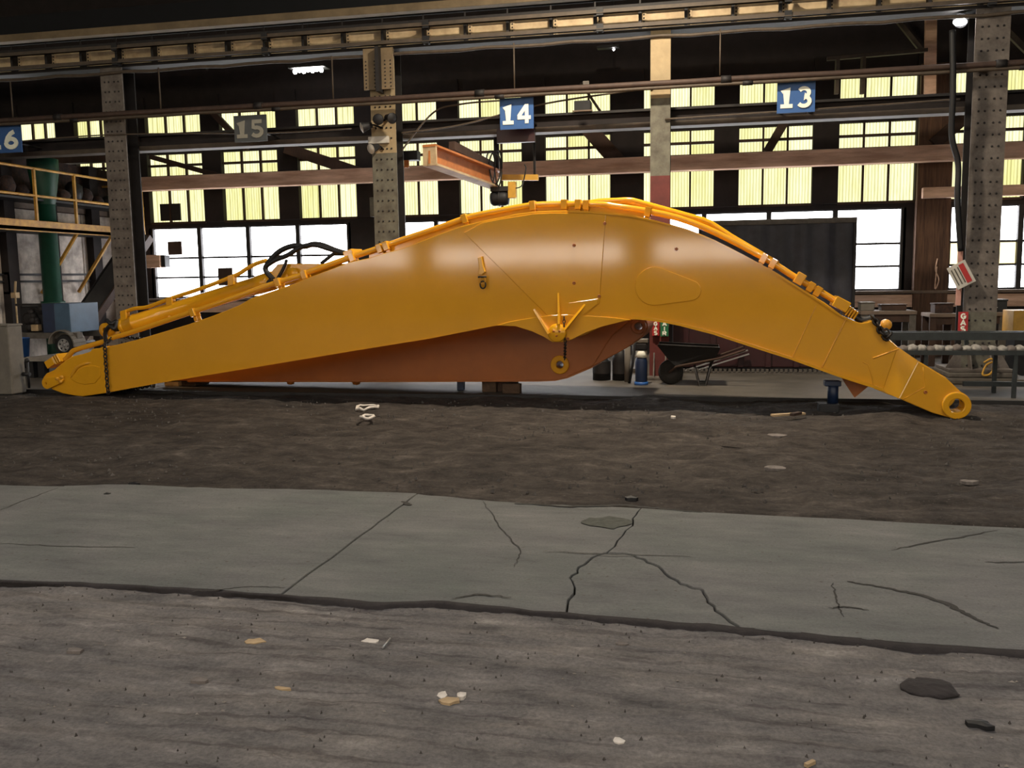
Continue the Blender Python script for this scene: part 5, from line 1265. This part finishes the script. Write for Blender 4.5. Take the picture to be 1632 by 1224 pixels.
x0_ = atY(1475,600,Y0).x; obj('leg', MB().box((x0_-.022,Y0,.0),(x0_+.022,Y0+.045,zl0)), M['table_steel'], tb)
obj('stretcher', MB().box((atY(1545,615,Y0).x,Y0+.25,.13),(xb,Y0+.3,.19)), M['table_steel'], tb)
for x in (xa+.1, atY(1560,550,Y0).x, xb-.1): obj('upright', MB().box((x-.02,Y1-.05,zl0),(x+.02,Y1,zu1)), M['table_steel'], tb)
i = 0
for k_ in range(15):
    px_ = 1440+k_*14.2+random.uniform(-2,2); c = atY(px_, 553, Y0+.14); r_ = .055+.012*random.random()
    mb = MB().ball((c.x,Y0+.14,zl1-.03+r_*.72), r_, 10, 6, (1.15,1.4,.75))
    mb.v = [tuple(Vector(v)+Vector((1,1,1))*.016*noise.noise(Vector(v)*22+Vector((k_,0,0)))) for v in mb.v]
    o = obj('rag_bundle', mb, M['rag' if k_ % 3 else 'stone'], loc=c); tag(o, 'pale grey lumpy bundle on the steel rack table, %s from the boom' % ORD[k_], 'bundle', 'lumpy bundles on the rack table')
# benches by the window
def bench(x0, x1, ytop, Y, label, m='grille', zl=.75):
    a, b = atY(x0, ytop, Y), atY(x1, ytop, Y); zt = a.z
    t = thing('workbench', label, 'workbench', ((a.x+b.x)/2, Y+.3, .015))
    obj('top', MB().box((a.x,Y,zt-.06),(b.x,Y+.6,zt)), M['sill'], t, bevel=.008)
    for x in (a.x+.06, b.x-.06):
        for y in (Y+.05, Y+.55): obj('leg', MB().box((x-.05,y-.03,.015),(x+.05,y+.03,zt-.06)), M[m], t)
    obj('shelf', MB().box((a.x+.05,Y+.05,.3),(b.x-.05,Y+.55,.33)), M['dark_steel'], t)
    obj('apron', MB().box((a.x+.05,Y+.03,zt-.18),(b.x-.05,Y+.05,zt-.06)), M['timber_dark'], t)
    return t, a, b
bench(1372, 1462, 496, 15.6, 'cluttered workbench below the clear window left of the riveted column')
bench(1482, 1530, 500, 15.9, 'narrow brown workbench just left of the riveted column', 'timber_dark')
bench(1566, 1607, 498, 15.5, 'short workbench right of the riveted column')
for (px_, w_, h_, m_, lab, Yx) in ((1383,22,14,'grey_box','small grey case on the left workbench',15.75),(1425,40,10,'timber_dark','low brown crate on the left workbench',15.8),(1505,30,16,'junk','rusty crate on the narrow workbench',16.1),(1595,22,20,'black_steel','dark machine vice on the short workbench',15.7),(1582,14,8,'white_sign','small pale box on the short workbench',15.65)):
    yb_ = 497; a, b = atY(px_-w_/2, yb_, Yx), atY(px_+w_/2, yb_-h_, Yx)
    zt_b = {15.75: atY(1372,496,15.6).z, 15.8: atY(1372,496,15.6).z, 16.1: atY(1482,500,15.9).z}.get(Yx, atY(1566,498,15.5).z)
    hgt = b.z-a.z
    t_ = thing('crate', lab, 'crate', ((a.x+b.x)/2, Yx+.15, zt_b))
    obj('body', MB().box((a.x,Yx,zt_b),(b.x,Yx+.3,zt_b+hgt*.85)), M[m_], t_, bevel=.01)
    obj('lid', MB().box((a.x-.01,Yx-.01,zt_b+hgt*.85),(b.x+.01,Yx+.31,zt_b+hgt)), M[m_], t_, bevel=.006)
a, b = atY(1614,532,14.6), atY(1650,495,14.6)
t_ = thing('yellow_bin', 'yellow bin standing at the right edge', 'bin', ((a.x+b.x)/2, 14.8, .015))
obj('body', MB().box((a.x,14.6,a.z),(b.x,15.1,b.z)), M['jib_yellow'], t_, bevel=.012); obj('stand', MB().box((a.x+.05,14.65,.015),(b.x-.05,15.05,a.z)), M['dark_steel'], t_)
p = atY(1590,470,YW-.4)
tag(obj('rope', MB().tube(smooth_pts([atY(1494,412,YW-.25),atY(1491,430,YW-.25),atY(1496,446,YW-.25),atY(1490,460,YW-.25),atY(1493,425,YW-.25)], 6), .012, 6), M['timber']), 'thin rope hanging on the wooden wall post', 'rope')

# ------------------------------------------------------------------ debris
def scrap(px_, py_, sx, sy, m, name, label, z=.02, cat='scrap', grp=None):
    c = fl(px_, py_, z); mb = MB(); n = 9; rr = [(.6+.5*random.random()) for _ in range(n)]
    top = [V(c.x+sx*rr[i]*math.cos(2*math.pi*i/n), c.y+sy*rr[i]*math.sin(2*math.pi*i/n), z+.002+.10*min(sx, sy)*random.random()) for i in range(n)]
    bt = [V(v.x, v.y, z-.02) for v in top]
    ctr = V(c.x, c.y, z+.004+.35*min(sx, sy)*random.random())
    mb.add(top+bt+[ctr], [(i, (i+1) % n, 2*n) for i in range(n)]+[(i+n, (i+1) % n+n, (i+1) % n, i) for i in range(n)])
    o = obj(name, mb, M[m], loc=(c.x, c.y, z)); tag(o, label, cat, grp); return o
def ring_scrap(px_, py_, s, label):
    c = fl(px_, py_, .02); pts = []
    for i in range(14): g = 2*math.pi*i/14; pts.append(V(c.x+s*math.cos(g)*(1+.3*random.random()), c.y+s*1.4*math.sin(g)*(1+.2*random.random()), .03+.035*random.random()))
    tag(obj('paper_scrap', MB().tube(pts, .016, 6, closed=True), M['paper']), label, 'scrap')
ring_scrap(585, 652, .11, 'crumpled white paper ring on the dirt below the boom, farther one')
ring_scrap(585, 668, .06, 'small crumpled white paper ring on the dirt, nearer one')
a, b = fl(1230,662,.03), fl(1282,659,.03)
tag(obj('wood_strip', MB().bar(a, b, .06, .025), M['pale_wood'], bevel=.004), 'pale wooden strip lying on the dirt left of the boom foot', 'strip')
tag(obj('wood_strip', MB().bar(fl(1262,661,.05), fl(1275,658,.05), .05, .03), M['timber_dark']), 'dark chip resting on the pale wooden strip', 'chip')
scrap(1238,694,.10,.10,'stone','stone','grey stone on the dirt below the pale wooden strip')
scrap(1200,712,.42,.16,'dirt','dirt_slab','flat lump of packed dirt below the grey stone', -.005)
scrap(1073,664,.04,.04,'paper','paper_scrap','small white scrap on the dirt under the boom arch')
scrap(1545,767,.07,.05,'stone','stone','grey stone on the dirt at far right')
scrap(1235,746,.10,.06,'stone','stone','dark flat stone on the dirt near the slab edge')
scrap(214,770,.05,.03,'black_steel','stone','dark pebble at the far slab edge left of the long joint', .006)
scrap(170,787,.03,.025,'black_steel','stone','tiny dark pebble on the slab at left', .004)
scrap(1005,793,.05,.035,'black_steel','stone','dark pebble at the far slab edge above the crack', .01)
zn = -.018
scrap(407,1022,.05,.035,'pale_wood','wood_chip','orange-brown wood chip on the rough ground at left', zn)
a = fl(610,1032,zn+.012); tag(obj('nail', MB().cyl(a, a+V(.0,.10,.0), .005, 6), M['alloy']), 'bright thin nail on the rough ground', 'nail')
scrap(590,1022,.05,.03,'paper','paper_scrap','white scrap beside the bright nail', zn)
scrap(1158,1157,.028,.022,'paper','paper_scrap','small white scrap on the rough ground right of centre', zn)
scrap(985,1180,.026,.02,'paper','paper_scrap','tiny white scrap near the bottom edge', zn)
a = fl(1284,1220,zn+.01); tag(obj('wood_chip', MB().bar(a, a+V(.03,.03,.0), .014, .012), M['pale_wood']), 'short pale stick at the bottom edge', 'chip')
scrap(717,1116,.045,.03,'pale_wood','wood_chip','cream wood chip in the cluster left of centre', zn)
scrap(735,1108,.02,.03,'paper','paper_scrap','white sliver in the cluster left of centre', zn)
scrap(705,1108,.02,.03,'paper','paper_scrap','second white sliver left of the cream chip', zn)
scrap(450,1097,.04,.012,'pale_wood','wood_chip','long cream splinter on the rough ground', zn)
scrap(318,1083,.05,.025,'stone','stone','pale flat stone on the rough ground at left', zn)
scrap(120,1036,.05,.025,'stone','stone','pale flat stone on the rough ground at far left', zn)
scrap(1563,1153,.05,.03,'black_steel','stone','black lump at lower right', zn)
c = fl(1480, 1096, zn); mb = MB().ball((c.x,c.y,zn-.004), .1, 22, 10, (1.15,.8,.16))
mb.v = [tuple(Vector((v[0]+.035*noise.noise(Vector((v[0]*14,v[1]*14,1))), v[1]+.03*noise.noise(Vector((v[0]*14,v[1]*14,5))), v[2]+.008*noise.noise(Vector(v)*40)))) for v in mb.v]
tag(obj('tar_lump', mb, M['grime_shade'], loc=c), 'dark tar patch with a ragged edge on the rough ground', 'tar')
scrap(990,1026,.03,.02,'stone','stone','small pale stone below the slab edge', zn)
# loose grit, uncountable
gv = MB()
for i in range(2600):
    if random.random() < .25: x, y = random.uniform(-4.2,3.4), random.uniform(2.0,4.2); y = min(y, interp(front_edge, x)-.05); z = znear(x, y, .5); s = random.uniform(.003,.010)
    else: x, y = random.uniform(-10,5), random.uniform(6.4,11.3); z = .0; s = random.uniform(.005,.022)
    o_ = len(gv.v)
    a_ = random.random()*6
    P = [V(x+s*math.cos(a_+k*2.1)*random.uniform(.6,1.4), y+s*math.sin(a_+k*2.1)*random.uniform(.6,1.4), z-.004) for k in range(3)]+[V(x, y, z+s*random.uniform(.5,1.0)+.006)]
    gv.add(P, [(0,1,3),(1,2,3),(2,0,3),(2,1,0)])
mat('grit', (84,79,76), .9, 0, .4, 20); gr = obj('grit', gv, M['grit']); gr['kind'] = 'stuff'; gr['label'] = 'loose grit and chips strewn over the dirt'; gr['category'] = 'grit'
gv = MB(); mat('pale_chip', (150,142,134), .9, 0, .4, 20)
for i in range(420):
    x, y = random.uniform(-4.2,3.4), random.uniform(2.0,4.1); y = min(y, interp(front_edge, x)-.08)
    if noise.noise(Vector((x*1.1, y*1.6, 21))) < .02: continue
    z = znear(x, y, .5)+.002; s_ = random.uniform(.003,.011); a_ = random.random()*6
    P = [V(x+s_*math.cos(a_+k*2.1)*random.uniform(.6,2.0), y+s_*math.sin(a_+k*2.1)*random.uniform(.5,1.2), z) for k in range(3)]+[V(x, y, z+.006)]
    gv.add(P, [(0,1,3),(1,2,3),(2,0,3)])
gr = obj('chips', gv, M['pale_chip']); gr['kind'] = 'stuff'; gr['label'] = 'pale splinters strewn over the rough foreground'; gr['category'] = 'splinters'
